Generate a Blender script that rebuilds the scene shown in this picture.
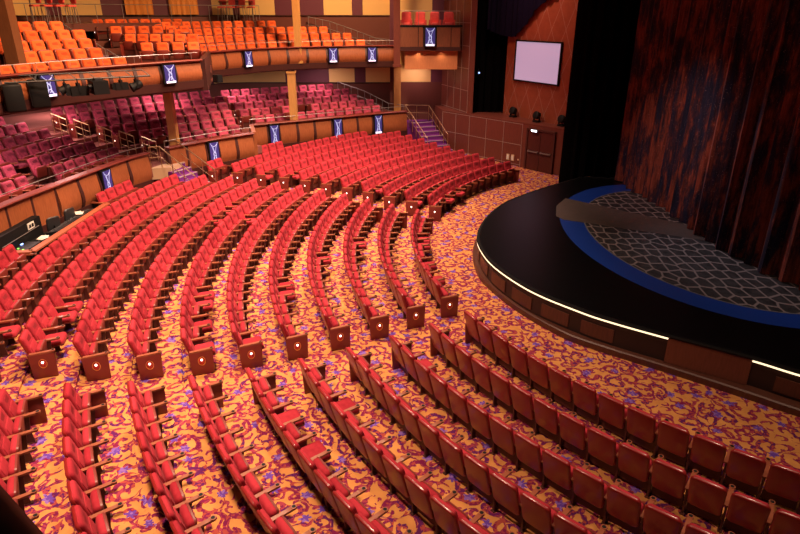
import bpy, bmesh, math, random
from math import sin, cos, pi, radians as R_, hypot, atan2
from mathutils import Vector as V, Matrix as M4
random.seed(7)
for o in list(bpy.data.objects): bpy.data.objects.remove(o)
SC = bpy.context.scene; COL = SC.collection

# ------------------------------------------------------------------ camera
CAM_H = 7.573; PITCH = 0.4025; F_PX = 599.1
cd = bpy.data.cameras.new('camera'); cam = bpy.data.objects.new('camera', cd); COL.objects.link(cam)
cam.location = (0, 0, CAM_H); cam.rotation_euler = (pi/2-PITCH, -0.001, 0)
cd.sensor_width = 36; cd.lens = F_PX*36/800; cd.clip_start = .05; cd.clip_end = 300
SC.camera = cam
FW = V((0, cos(PITCH), -sin(PITCH))); UP = V((0, sin(PITCH), cos(PITCH)))
def onz(x, y, z):
    d = FW+V((1, 0, 0))*((x-400)/F_PX)-UP*((y-267)/F_PX)
    return V((0, 0, CAM_H))+d*((z-CAM_H)/d.z)
def project(p):
    d = V(p)-V((0, 0, CAM_H)); w = d.dot(FW)
    if w < .1: return (-9999, -9999, w)
    return (400+F_PX*d.x/w, 267-F_PX*d.dot(UP)/w, w)

# ------------------------------------------------------------------ world, exposure, lights
wd = bpy.data.worlds.new('world'); SC.world = wd; wd.use_nodes = True
wd.node_tree.nodes['Background'].inputs[0].default_value = (1, .62, .5, 1)
wd.node_tree.nodes['Background'].inputs[1].default_value = .02
SC.view_settings.view_transform = 'Standard'; SC.view_settings.look = 'None'
SC.view_settings.exposure = 0; SC.view_settings.gamma = 1; SC.view_settings.use_curve_mapping = False

def area(name, loc, target, size, power, col, spread=180, size_y=None):
    l = bpy.data.lights.new(name, 'AREA'); l.shape = 'RECTANGLE' if size_y else 'DISK'; l.size = size
    if size_y: l.size_y = size_y
    l.energy = power; l.color = col; l.spread = R_(spread)
    o = bpy.data.objects.new(name, l); COL.objects.link(o); o.location = loc
    o.rotation_euler = (V(target)-V(loc)).to_track_quat('-Z', 'Y').to_euler(); return o
def spot(name, loc, target, angle, power, col, blend=.6, rad=.15):
    l = bpy.data.lights.new(name, 'SPOT'); l.energy = power; l.color = col; l.spot_size = R_(angle); l.spot_blend = blend
    l.shadow_soft_size = rad
    o = bpy.data.objects.new(name, l); COL.objects.link(o); o.location = loc
    o.rotation_euler = (V(target)-V(loc)).to_track_quat('-Z', 'Y').to_euler(); return o
WARM = (1, .66, .46)
area('house_light', (-4.5, 15, 12.5), (-6.5, 15.5, 0), 1.4, 1050, WARM, 110)
area('house_light', (-1.0, 21, 12.5), (-3.5, 20.5, 0), 1.4, 950, WARM, 100)
area('house_light', (-4.5, 8, 12.5), (-4.8, 8.5, 0), 1.4, 850, WARM, 100)
area('house_light', (0, 27, 12.5), (-2, 29, 0), 1.4, 1150, WARM, 105)
area('house_light', (5.5, 7.0, 12.5), (4.5, 7.8, 0), 1.2, 150, WARM, 85)
area('house_light', (-4, 24, 12.5), (-8, 25, 0), 1.6, 500, WARM, 110)
area('balcony_light', (-6, 25, 14.5), (-14, 28, 5.5), 1.5, 640, (1, .52, .24), 95)
area('balcony_light', (-6, 17, 14.5), (-14, 19, 5.5), 1.5, 480, (1, .52, .24), 95)
area('balcony_light', (-1.5, 31, 14), (-5.5, 38, 6), 1.5, 600, (1, .56, .28), 95)
for x, y, e in ((-13.2, 20, 150), (-14.5, 25.5, 110), (-16.5, 29.5, 110), (-11.5, 30.5, 130), (-9, 34.6, 120), (-4.8, 37.2, 100), (.9, 36.6, 36)):
    area('soffit_light', (x, y, 4.66), (x, y, 0), 1.0, e, (1, .62, .56), 175)
area('box_fill', (1.5, 34.9, 10.5), (1.5, 35.6, 7), .6, 26, (1, .6, .5), 100)  # unseen lamp added to brighten the box armchairs
spot('stage_light', (3, 14, 11), (9.6, 21.3, 2.4), 32, 2300, (1, .62, .55), 1)
spot('stage_light', (4, 24, 11), (9.8, 16.3, 1.5), 32, 2100, (.85, .72, .75), 1)
area('panel_wash', (4.6, 30.6, 11), (7, 32.5, 5.0), .8, 90, (1, .5, .36), 110)

# ------------------------------------------------------------------ materials
MT = {}
def mat(name, col, rough=.6, metal=0, emis=None, es=0, spec=.5, coat=0, sheen=0):
    m = bpy.data.materials.new(name); m.use_nodes = True; b = m.node_tree.nodes['Principled BSDF']
    b.inputs['Base Color'].default_value = (*col, 1); b.inputs['Roughness'].default_value = rough
    b.inputs['Metallic'].default_value = metal; b.inputs['Specular IOR Level'].default_value = spec
    b.inputs['Coat Weight'].default_value = coat; b.inputs['Coat Roughness'].default_value = .15
    if sheen:
        b.inputs['Sheen Weight'].default_value = sheen; b.inputs['Sheen Roughness'].default_value = .4
        b.inputs['Sheen Tint'].default_value = (*[min(1, c*1.3+.2) for c in col], 1)
    if emis: b.inputs['Emission Color'].default_value = (*emis, 1); b.inputs['Emission Strength'].default_value = es
    MT[name] = m; return m
class NT:
    def __init__(s, m): s.t = m.node_tree; s.b = s.t.nodes['Principled BSDF']
    def n(s, kind, **kw):
        nd = s.t.nodes.new(kind)
        for k, v in kw.items():
            if k.startswith('i_'):
                key = k[2:]; key = int(key) if key.isdigit() else key.replace('_', ' ')
                s.set(nd.inputs[key], v)
            else: setattr(nd, k, v)
        return nd
    def set(s, sock, v):
        if isinstance(v, bpy.types.NodeSocket): s.t.links.new(v, sock)
        else: sock.default_value = v
    def math(s, op, a, b=None, c=None):
        nd = s.t.nodes.new('ShaderNodeMath'); nd.operation = op; s.set(nd.inputs[0], a)
        if b is not None: s.set(nd.inputs[1], b)
        if c is not None: s.set(nd.inputs[2], c)
        return nd.outputs[0]
    def vmath(s, op, a, b=None):
        nd = s.t.nodes.new('ShaderNodeVectorMath'); nd.operation = op; s.set(nd.inputs[0], a)
        if b is not None: s.set(nd.inputs[1], b)
        return nd
    def ramp(s, fac, stops, interp='LINEAR'):
        nd = s.t.nodes.new('ShaderNodeValToRGB'); s.t.links.new(fac, nd.inputs[0]); cr = nd.color_ramp; cr.interpolation = interp
        while len(cr.elements) < len(stops): cr.elements.new(.5)
        for e, (p, c) in zip(cr.elements, stops): e.position = p; e.color = (*c, 1) if len(c) == 3 else c
        return nd.outputs[0]
    def mix(s, fac, a, b):
        nd = s.t.nodes.new('ShaderNodeMix'); nd.data_type = 'RGBA'; s.set(nd.inputs[0], fac)
        s.set(nd.inputs[6], a if isinstance(a, bpy.types.NodeSocket) else (*a, 1))
        s.set(nd.inputs[7], b if isinstance(b, bpy.types.NodeSocket) else (*b, 1)); return nd.outputs[2]
    def obj(s): return s.t.nodes.new('ShaderNodeTexCoord').outputs['Object']
    def base(s, c): s.t.links.new(c, s.b.inputs['Base Color'])
    def bump(s, h, st=.3, d=.01):
        nd = s.t.nodes.new('ShaderNodeBump'); nd.inputs['Strength'].default_value = st; nd.inputs['Distance'].default_value = d
        s.t.links.new(h, nd.inputs['Height']); s.t.links.new(nd.outputs[0], s.b.inputs['Normal'])

def cloth(name, col, k=.16, **kw):
    m = mat(name, col, rough=.85, spec=.15, **kw); t = NT(m)
    oi = t.n('ShaderNodeObjectInfo').outputs['Random']
    nz = t.n('ShaderNodeTexNoise', i_Vector=t.obj(), i_Scale=9., i_Detail=3.).outputs[0]
    f = t.math('ADD', t.math('MULTIPLY', nz, .7), t.math('MULTIPLY', oi, .5))
    t.base(t.ramp(f, [(.15, tuple(c*(1-k*1.3) for c in col)), (.85, tuple(min(1, c*(1+k)+.015) for c in col))])); return m
cloth('red_velvet', (.34, .014, .028), k=.22, sheen=.12)
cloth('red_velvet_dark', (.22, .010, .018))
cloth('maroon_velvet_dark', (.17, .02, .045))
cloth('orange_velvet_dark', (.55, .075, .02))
cloth('maroon_velvet', (.30, .035, .075), .55, sheen=.35)
cloth('orange_velvet', (.78, .12, .025), .35, sheen=.2)  # upper balcony's orange light put into the seat fabric's colour
cloth('coral_fabric', (.72, .10, .09))
mat('red_shell', (.25, .014, .013), .35, coat=.3)
mat('maroon_shell', (.16, .02, .03), .4)
mat('orange_lit_shell', (.35, .07, .03), .4)  # seat shell with the same orange light put into its colour
mat('arm_wood', (.29, .085, .042), .38, coat=.25)
mat('stand', (.075, .018, .014), .5)
mat('end_panel', (.19, .028, .021), .4)
mat('medallion_red', (.55, .03, .03), .3, coat=.5)
mat('gold', (.75, .5, .22), .3, 1)
mat('brass', (.62, .42, .24), .32, .9)
mat('steel', (.34, .31, .31), .42, .7)
mat('medallion_lamp', (1, .9, .85), .4, emis=(1, .85, .75), es=3)  # white reflection on the medallion, put in as a small glowing spot
mat('black', (.006, .006, .007), .6, spec=.25)
mat('black_gloss', (.003, .003, .004), .35, spec=.25)
mat('black_cloth', (.0025, .002, .0025), .95, spec=.02)
mat('navy_cloth', (.008, .006, .02), .95, spec=.03)
mat('dark_metal', (.03, .03, .035), .45, .3)
mat('grey_plastic', (.2, .2, .22), .5)
mat('white_plastic', (.75, .72, .66), .5)
mat('paper', (.8, .78, .72), .8)
mat('dark_brown', (.055, .016, .014), .45)
mat('black_brown', (.018, .007, .006), .5)
mat('silver_line', (.45, .36, .33), .4, .4)
mat('strip_lamp', (1, .9, .7), .5, emis=(1, .76, .46), es=1.7)
mat('white_lamp', (1, 1, 1), .5, emis=(.85, .9, 1), es=7)
mat('green_led', (.1, .6, .1), .5, emis=(.3, 1, .1), es=2)
mat('blue_led', (.1, .2, .8), .5, emis=(.3, .45, 1), es=3)
mat('beige', (.62, .42, .26), .7)
mat('screen_image', (.3, .2, .28), .7, emis=(.62, .42, .62), es=.62)
mat('yellow_panel', (.80, .53, .20), .6)
mat('maroon_panel', (.13, .03, .055), .6)
mat('wainscot', (.15, .045, .035), .5)
mat('purple_carpet', (.17, .03, .22), .95, spec=.1)
mat('nosing', (.10, .03, .09), .7)
mat('stair_nosing', (.42, .30, .36), .5)
mat('extinguisher', (.6, .02, .02), .3)
mat('tier_carpet', (.24, .085, .075), .95, spec=.1)
mat('gold_curtain', (.75, .3, .07), .8)
mat('art_blue', (.04, .03, .2), .4, emis=(.06, .06, .32), es=.28)
mat('art_white', (.3, .3, .5), .4, emis=(.6, .65, 1), es=.7)
mat('art_glow', (.9, .85, 1), .4, emis=(.85, .8, 1), es=1.0)
mat('blue_paint', (.012, .06, .42), .4)

def wood(name, c0, c1, rough=.42, sc=(1.2, 1.2, .15), vscale=6):
    m = mat(name, c0, rough, coat=.05); t = NT(m)
    mp = t.n('ShaderNodeMapping', i_Vector=t.obj()); mp.inputs['Scale'].default_value = sc
    nz = t.n('ShaderNodeTexNoise', i_Vector=mp.outputs[0], i_Scale=float(vscale*4), i_Detail=5.).outputs[0]
    t.base(t.ramp(nz, [(.3, c0), (.7, c1)])); return m
wood('panel_wood', (.27, .075, .028), (.38, .118, .044))
wood('booth_wood', (.36, .09, .045), (.46, .13, .06))
wood('wall_wood', (.135, .032, .022), (.18, .045, .030))
wood('column_wood', (.58, .30, .09), (.68, .36, .12))
wood('brown_wood', (.16, .065, .03), (.22, .09, .04))
wood('door_wood', (.065, .012, .010), (.10, .020, .014))
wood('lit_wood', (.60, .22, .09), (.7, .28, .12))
wood('stage_wood', (.065, .02, .012), (.10, .03, .018))
wood('box_wood', (.17, .055, .028), (.24, .08, .038))
wood('hatch_wood', (.12, .035, .02), (.16, .048, .028))
wood('plank', (.10, .075, .07), (.17, .13, .12), sc=(.15, 3, 1))

def carpet():
    m = mat('carpet', (.8, .4, .07), .95, spec=.1); t = NT(m); co = t.obj()
    w1 = t.n('ShaderNodeTexNoise', i_Vector=co, i_Scale=1.4, i_Detail=1.).outputs['Color']
    off = t.vmath('SUBTRACT', w1, (.5, .5, .5)).outputs[0]
    sc = t.vmath('MULTIPLY', off, (.35, .35, 0)).outputs[0]
    p = t.vmath('ADD', co, sc).outputs[0]
    def swirl(scale, turns, thick, seedoff):
        q = t.vmath('ADD', p, (seedoff, seedoff*.7, 0)).outputs[0]
        q = t.vmath('MULTIPLY', q, (1, 1, 0)).outputs[0]
        vo = t.n('ShaderNodeTexVoronoi', voronoi_dimensions='2D', i_Vector=q, i_Scale=scale, i_Randomness=.75)
        d = t.vmath('SUBTRACT', q, vo.outputs['Position']).outputs[0]
        sx = t.n('ShaderNodeSeparateXYZ', i_0=d)
        ang = t.math('ARCTAN2', sx.outputs[1], sx.outputs[0])
        ln = t.vmath('LENGTH', d).outputs['Value']; ln = t.math('MULTIPLY', ln, scale)
        rnd = t.n('ShaderNodeSeparateXYZ', i_0=vo.outputs['Color'])
        sgn = t.math('SUBTRACT', t.math('MULTIPLY', t.math('GREATER_THAN', rnd.outputs[0], .5), 2.), 1.)
        ph = t.math('ADD', t.math('MULTIPLY', ang, sgn), t.math('MULTIPLY', ln, turns))
        ph = t.math('ADD', ph, t.math('MULTIPLY', rnd.outputs[1], 6.28))
        nz = t.n('ShaderNodeTexNoise', i_Vector=co, i_Scale=9., i_Detail=2.).outputs[0]
        v = t.math('ADD', t.math('SINE', ph), t.math('MULTIPLY', t.math('SUBTRACT', nz, .5), 2.2))
        mk = t.math('GREATER_THAN', v, thick)
        return mk, ln, rnd
    a, la, ra = swirl(2.15, 12., .36, 0.)
    a = t.math('MULTIPLY', a, t.math('LESS_THAN', la, .60))
    b, lb, rb = swirl(3.3, 8., .60, 7.3)
    pf = t.vmath('MULTIPLY', p, (1, 1, 0)).outputs[0]
    fl = t.n('ShaderNodeTexVoronoi', voronoi_dimensions='2D', i_Vector=pf, i_Scale=1.5, i_Randomness=.85)
    dd = t.vmath('SUBTRACT', pf, fl.outputs['Position']).outputs[0]
    sx = t.n('ShaderNodeSeparateXYZ', i_0=dd); an = t.math('ARCTAN2', sx.outputs[1], sx.outputs[0])
    ln = t.vmath('LENGTH', dd).outputs['Value']
    n2 = t.n('ShaderNodeTexNoise', i_Vector=co, i_Scale=14., i_Detail=2.).outputs[0]
    pet = t.math('ADD', .085, t.math('MULTIPLY', t.math('SINE', t.math('MULTIPLY', an, 6.)), .022))
    pet = t.math('ADD', pet, t.math('MULTIPLY', t.math('SUBTRACT', n2, .5), .12))
    f = t.math('LESS_THAN', ln, pet)
    bn = t.n('ShaderNodeTexNoise', i_Vector=co, i_Scale=3.5, i_Detail=4.).outputs[0]
    base = t.ramp(bn, [(.3, (.52, .215, .065)), (.7, (.66, .30, .09))])
    scroll = t.mix(t.ramp(ra.outputs[2], [(.45, (0, 0, 0)), (.55, (1, 1, 1))]), (.19, .014, .07), (.11, .014, .10))
    dark = t.mix(t.math('GREATER_THAN', n2, .52), scroll, (.36, .06, .05))
    c = t.mix(b, base, t.mix(t.math('GREATER_THAN', n2, .5), (.33, .045, .075), (.19, .018, .07))); c = t.mix(a, c, dark)
    fc = t.mix(t.math('GREATER_THAN', n2, .55), (.13, .05, .33), (.24, .12, .42)); c = t.mix(f, c, fc); t.base(c)
    t.bump(bn, .1, .004)
carpet()
def diamond():
    m = mat('diamond_wood', (.35, .09, .045), .4); t = NT(m); s = t.n('ShaderNodeSeparateXYZ', i_0=t.obj())
    nz = t.n('ShaderNodeTexNoise', i_Vector=t.obj(), i_Scale=3., i_Detail=4.).outputs[0]
    c = t.ramp(nz, [(.3, (.27, .06, .028)), (.7, (.33, .078, .038))])
    def lines(k, per, ofs):
        v = t.math('ADD', t.math('MULTIPLY', s.outputs[2], k), s.outputs[0]); v = t.math('ADD', v, ofs)
        return t.math('LESS_THAN', t.math('ABSOLUTE', t.math('SUBTRACT', t.math('FRACT', t.math('DIVIDE', v, per)), .5)), .010)
    l = t.math('MAXIMUM', lines(.46, .95, 0), lines(-.46, .95, .3)); t.base(t.mix(l, c, (.42, .26, .22)))
diamond()
def cobble():
    m = mat('cobble', (.1, .1, .11), .55); t = NT(m)
    mp = t.n('ShaderNodeMapping', i_Vector=t.obj()); mp.inputs['Scale'].default_value = (1.25, .85, 1)
    vo = t.n('ShaderNodeTexVoronoi', voronoi_dimensions='2D', feature='DISTANCE_TO_EDGE', i_Vector=mp.outputs[0], i_Scale=2.2, i_Randomness=.55)
    nz = t.n('ShaderNodeTexNoise', i_Vector=t.obj(), i_Scale=5., i_Detail=4.).outputs[0]
    st = t.ramp(nz, [(.3, (.022, .021, .024)), (.7, (.075, .068, .075))])
    t.base(t.mix(t.ramp(vo.outputs['Distance'], [(.05, (1, 1, 1)), (.09, (0, 0, 0))]), st, (.34, .28, .28)))
cobble()
def curtain_mat():
    m = mat('stage_curtain', (.25, .04, .03), .75, spec=.3); t = NT(m)
    mp = t.n('ShaderNodeMapping', i_Vector=t.obj()); mp.inputs['Scale'].default_value = (2.2, 2.2, .55)
    a = t.n('ShaderNodeTexNoise', i_Vector=mp.outputs[0], i_Scale=1.0, i_Detail=8., i_Roughness=.72).outputs[0]
    mp2 = t.n('ShaderNodeMapping', i_Vector=t.obj()); mp2.inputs['Scale'].default_value = (8, 8, .7)
    b = t.n('ShaderNodeTexNoise', i_Vector=mp2.outputs[0], i_Scale=1.5, i_Detail=6., i_Roughness=.8).outputs[0]
    c = t.ramp(a, [(.42, (.013, .016, .050)), (.49, (.06, .022, .036)), (.56, (.25, .058, .036))])
    k = t.ramp(b, [(.38, (.35, .35, .4)), (.6, (1.2, 1.1, 1.0))])
    mx = t.t.nodes.new('ShaderNodeMix'); mx.data_type = 'RGBA'; mx.blend_type = 'MULTIPLY'; mx.inputs[0].default_value = 1
    t.t.links.new(c, mx.inputs[6]); t.t.links.new(k, mx.inputs[7])
    sp = t.n('ShaderNodeTexNoise', i_Vector=t.obj(), i_Scale=38., i_Detail=2.).outputs[0]
    t.base(t.mix(t.math('GREATER_THAN', sp, .72), mx.outputs[2], (.6, .4, .38)))
curtain_mat()

# ------------------------------------------------------------------ mesh helpers
def basis(d):
    d = d.normalized(); a = V((0, 0, 1)) if abs(d.z) < .9 else V((1, 0, 0))
    u = d.cross(a).normalized(); return u, d.cross(u).normalized()
class MB:
    def __init__(s): s.v = []; s.f = []; s.m = []; s.sm = []; s.mats = []
    def mi(s, m):
        if m not in s.mats: s.mats.append(m)
        return s.mats.index(m)
    def add(s, vs, fs, m='', mtx=None, smooth=False):
        o = len(s.v); s.v += [tuple(mtx @ V(p)) if mtx else tuple(p) for p in vs]
        k = s.mi(m)
        for f in fs: s.f.append([i+o for i in f]); s.m.append(k); s.sm.append(smooth)
        return s
    def box(s, c, d, m='', mtx=None, rz=0):
        x, y, z = [q/2 for q in d]; T = M4.Translation(c) @ M4.Rotation(rz, 4, 'Z')
        vs = [T @ V((a*x, b*y, e*z)) for a in (-1, 1) for b in (-1, 1) for e in (-1, 1)]
        return s.add(vs, [(0, 1, 3, 2), (4, 6, 7, 5), (0, 4, 5, 1), (2, 3, 7, 6), (0, 2, 6, 4), (1, 5, 7, 3)], m, mtx)
    def tube(s, pts, r, m='', n=6, mtx=None, closed=False):
        pts = [V(p) for p in pts]; vs = []; fs = []
        for i, p in enumerate(pts):
            a = pts[max(0, i-1)]; b = pts[min(len(pts)-1, i+1)]; u, w = basis(b-a)
            vs += [p+(u*cos(2*pi*k/n)+w*sin(2*pi*k/n))*r for k in range(n)]
        for i in range(len(pts)-1):
            for k in range(n): fs.append((i*n+k, i*n+(k+1) % n, (i+1)*n+(k+1) % n, (i+1)*n+k))
        fs += [tuple(range(n))[::-1], tuple((len(pts)-1)*n+k for k in range(n))]
        return s.add(vs, fs, m, mtx, True)
    def lathe(s, prof, m='', n=12, mtx=None, sx=1, sy=1):
        vs = []; fs = []
        for r, z in prof: vs += [(r*sx*cos(2*pi*k/n), r*sy*sin(2*pi*k/n), z) for k in range(n)]
        for i in range(len(prof)-1):
            for k in range(n): fs.append((i*n+k, i*n+(k+1) % n, (i+1)*n+(k+1) % n, (i+1)*n+k))
        fs += [tuple(range(n))[::-1], tuple((len(prof)-1)*n+k for k in range(n))]
        return s.add(vs, fs, m, mtx, True)
    def pad(s, w, h, rings, rad, m='', mtx=None, n=3, taper=0, curve=0):
        """cushion in local xy plane (centre origin, +z = face): rings = (inset, z)"""
        vs = []; fs = []; N = 4*(n+1)
        for ins, z in rings:
            W = w/2-ins; Hh = h/2-ins; r = max(.005, min(rad-ins*.5, W, Hh))
            for q, (sx, sy) in enumerate(((1, 1), (-1, 1), (-1, -1), (1, -1))):
                for k in range(n+1):
                    a = pi/2*q+pi/2*k/n; x = sx*(W-r)+r*cos(a); y = sy*(Hh-r)+r*sin(a)
                    x *= 1+taper*y/h; vs.append((x, y, z+curve*(x/(w/2))**2))
        for i in range(len(rings)-1):
            for k in range(N): fs.append((i*N+k, i*N+(k+1) % N, (i+1)*N+(k+1) % N, (i+1)*N+k))
        fs += [tuple(range(N))[::-1], tuple((len(rings)-1)*N+k for k in range(N))]
        return s.add(vs, fs, m, mtx, True)
    def sweep(s, path, prof, m='', smooth=False, closed_prof=True):
        """path: list of (point, normal2d) ; prof: list of (offset along normal, z)"""
        vs = []; fs = []; n = len(prof)
        for p, nn in path: vs += [(p[0]+nn[0]*o, p[1]+nn[1]*o, z) for o, z in prof]
        for i in range(len(path)-1):
            for k in range(n if closed_prof else n-1): fs.append((i*n+k, i*n+(k+1) % n, (i+1)*n+(k+1) % n, (i+1)*n+k))
        if closed_prof: fs += [tuple(range(n))[::-1], tuple((len(path)-1)*n+k for k in range(n))]
        return s.add(vs, fs, m, None, smooth)
    def prism(s, pts, z0, z1, m=''):
        n = len(pts); vs = [(p[0], p[1], z0) for p in pts]+[(p[0], p[1], z1) for p in pts]
        return s.add(vs, [tuple(range(n))[::-1], tuple(range(n, 2*n))]+[(k, (k+1) % n, n+(k+1) % n, n+k) for k in range(n)], m)
    def merge(s, o, mtx):
        for mi_, name in enumerate(o.mats):
            fs = [f for f, q in zip(o.f, o.m) if q == mi_]
            if not fs: continue
            used = sorted({i for f in fs for i in f}); mp = {a: b for b, a in enumerate(used)}
            sm = [q for q, z in zip(o.sm, o.m) if z == mi_][0]
            s.add([o.v[i] for i in used], [[mp[i] for i in f] for f in fs], name, mtx, sm)
        return s
    def mesh(s, name, material=None):
        me = bpy.data.meshes.new(name); me.from_pydata(s.v, [], s.f)
        if material and s.mats == ['']: me.materials.append(MT[material])
        else:
            for q in s.mats: me.materials.append(MT[q or material])
            me.polygons.foreach_set('material_index', s.m)
        me.polygons.foreach_set('use_smooth', s.sm)
        bm = bmesh.new(); bm.from_mesh(me); bmesh.ops.recalc_face_normals(bm, faces=bm.faces); bm.to_mesh(me); bm.free()
        if any(s.sm): me.set_sharp_from_angle(angle=R_(50))
        return me
    def build(s, name, material=None, parent=None, mtx=None):
        o = bpy.data.objects.new(name, s.mesh(name, material)); COL.objects.link(o)
        if parent: o.parent = parent
        if mtx: o.matrix_local = mtx
        return o
def empty(name, loc=(0, 0, 0), rz=0):
    o = bpy.data.objects.new(name, None); COL.objects.link(o); o.location = loc; o.rotation_euler = (0, 0, rz); o.empty_display_size = .1; return o
def tag(o, label=None, cat=None, group=None, kind=None):
    if label: o['label'] = label
    if cat: o['category'] = cat
    if group: o['group'] = group
    if kind: o['kind'] = kind
    return o
def frame(loc, xa, ya):   # matrix with local x, y axes given
    xa = V(xa).normalized(); ya = V(ya).normalized(); za = xa.cross(ya); m = M4((xa, ya, za)).transposed().to_4x4(); m.translation = V(loc); return m
def resample(pts, step):
    """Catmull-Rom through pts (2D), returns [(p, tangent)] about every step metres"""
    P = [V((p[0], p[1])) for p in pts]; P = [P[0]*2-P[1]]+P+[P[-1]*2-P[-2]]; out = []
    for i in range(1, len(P)-2):
        for k in range(16):
            t = k/16; a, b, c, d = P[i-1:i+3]
            out.append(.5*((2*b)+(c-a)*t+(2*a-5*b+4*c-d)*t*t+(3*b-a-3*c+d)*t**3))
    out.append(P[-2]); L = [0]
    for a, b in zip(out[:-1], out[1:]): L.append(L[-1]+(b-a).length)
    n = max(1, round(L[-1]/step)); res = []; j = 0
    for i in range(n+1):
        s = L[-1]*i/n
        while j < len(L)-2 and L[j+1] < s: j += 1
        t = (s-L[j])/max(1e-9, L[j+1]-L[j]); res.append(out[j].lerp(out[j+1], t))
    r2 = []
    for i, p in enumerate(res):
        d = (res[min(i+1, n)]-res[max(i-1, 0)]).normalized(); r2.append((p, d))
    return r2

# ------------------------------------------------------------------ auditorium geometry (polar about the stage)
CX, CY, R1, RP, RISE = 13.5717, 18.3103, 12.8729, 1.0624, .0037
SW = .56
def pol(r, ph, z=0): return V((CX+r*cos(ph), CY+r*sin(ph), z))
def rowz(i): return RISE*i*i
# main floor: stepped carpet rings
mb = MB()
rings = [(6.0, 0), (R1+.43, 0)]
for i in range(1, 14): rings += [(R1+RP*(i-1)+.43, rowz(i)), (R1+RP*i+.43, rowz(i))]
rings += [(36, rowz(13))]
NA = 150; vs = []; a0, a1 = R_(100), R_(285)
for r, z in rings: vs += [tuple(pol(r, a0+(a1-a0)*k/NA, z)) for k in range(NA+1)]
fs = [(i*(NA+1)+k, i*(NA+1)+k+1, (i+1)*(NA+1)+k+1, (i+1)*(NA+1)+k) for i in range(len(rings)-1) for k in range(NA)]
mb.add(vs, fs); o = mb.build('floor', 'carpet'); tag(o, kind='structure')
# right wall, lower part
WL = [V((8.35, 29.13)), V((6.45, 31.22)), V((3.9, 34.04)), V((2.5, 35.6)), V((2.1, 37.6))]
def wall_strip(name, pts, z0, z1, material, t=.15, side=1):
    mb = MB()
    for a, b in zip(pts[:-1], pts[1:]):
        d = (b-a).normalized(); n = V((d.y, -d.x))*side*t
        mb.prism([a, b, b+n, a+n], z0, z1)
    o = mb.build(name, material); tag(o, kind='structure'); return o
wall_strip('wall_right', WL, 0, 2.28, 'wall_wood', .3, 1)
# ledge
lb = [onz(563.5, 126, 2.28).xy, onz(506, 115, 2.28).xy, V((4.3, 34.9)), V((2.7, 37.7))]
mb = MB(); mb.prism([WL[0]-V((.0, 0)), WL[1], WL[2], WL[3], WL[4], lb[3], lb[2], lb[1]+V((.2, .4)), lb[0]+V((.3, .3))], 2.26, 2.33)
o = mb.build('trim_12', 'wall_wood'); tag(o, kind='structure')
WU = [V((4.05, 34.2)), V((3.75, 34.25)), V((2.5, 37.6))]
wall_strip('wall_right_upper', WU, 2.33, 13, 'wall_wood', .3, 1)
# silver joint lines on the two walls
def joints(pts, z0, z1, zs, xstep, idx):
    mb = MB()
    for a, b in zip(pts[:-1], pts[1:]):
        d = (b-a).normalized(); n = -V((d.y, -d.x)); L = (b-a).length; rz = atan2(d.y, d.x)
        for z in zs:
            c = (a+b)/2+n*.006; mb.box((c.x, c.y, z), (L, .015, .022), rz=rz)
        k = round(L/xstep)
        for q in range(k+1):
            c = a+d*(L*q/max(k, 1))+n*.006; mb.box((c.x, c.y, (z0+z1)/2), (.022, .015, z1-z0), rz=rz)
    o = mb.build('trim_%d' % idx, 'silver_line'); tag(o, kind='structure')
joints([V((6.35, 31.33)), V((3.9, 34.04)), V((2.5, 35.6))], 0, 2.26, (.12, 1.16, 2.24), 1.2, 13)
joints(WU[1:], 2.35, 12, [2.4+1.16*k for k in range(9)], .95, 14)

# house-left side wall, behind the balconies
def back_wall(name, pts, z0, z1, lower, ppat, zlow, width):
    """wainscot below, alternating yellow and maroon panels above"""
    mb = MB(); i = 0
    for a, b in zip(pts[:-1], pts[1:]):
        d = (b-a).normalized(); n = V((d.y, -d.x)); L = (b-a).length
        mb.prism([a, b, b-n*.2, a-n*.2], z0, zlow, lower); x = 0
        mb.prism([a+n*.05, b+n*.05, b-n*.01, a-n*.01], zlow-.08, zlow, 'dark_brown')
        while x < L-.01:
            w = width[i % len(width)]; w = min(w, L-x); m = ppat[i % len(ppat)]
            p = a+d*x; q = a+d*(x+w); mb.prism([p, q, q-n*.2, p-n*.2], zlow, z1, m); x += w; i += 1
    o = mb.build(name); tag(o, kind='structure'); return o
BW = [V((-.4, 39.3)), V((-10.5, 39.3)), V((-17.5, 34)), V((-20.5, 26)), V((-21, 10)), V((-19, 2))]
def px_wall(name, z0, z1, zw, zones, zpx):
    """wainscot up to zw, then upright panels whose right-hand ends are given as image columns of the photo"""
    fine = []
    for a, b in zip(BW[:-1], BW[1:]):
        n = int((b-a).length/.05)
        for k in range(n): fine.append(a.lerp(b, k/n))
    mb = MB()
    for a, b in zip(BW[:-1], BW[1:]):
        d = (b-a).normalized(); n = V((d.y, -d.x))*-1
        mb.prism([a, b, b-n*.2, a-n*.2], z0, zw, 'wainscot'); mb.prism([a+n*.06, b+n*.06, b-n*.01, a-n*.01], zw-.07, zw, 'dark_brown')
    i = 0
    for px, m in zones:
        j = i
        while j < len(fine)-1 and project((fine[j].x, fine[j].y, zpx))[0] > px: j += 1
        k = i
        while k < j:
            e = min(k+40, j); a, b = fine[k], fine[e]; d = (b-a).normalized(); n = V((d.y, -d.x))*-1
            mb.prism([a, b, b-n*.2, a-n*.2], zw, z1, m); k = e
        i = j
    o = mb.build(name); tag(o, kind='structure'); return fine
Y_, M_ = 'yellow_panel', 'maroon_panel'
px_wall('wall_back_lower', 1.0, 4.70, 3.5, [(391, M_), (366, Y_), (355, M_), (329, Y_), (304, M_), (285, M_), (213, Y_), (190, M_), (120, Y_), (90, M_), (20, Y_), (-400, M_)], 4.2)
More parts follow.
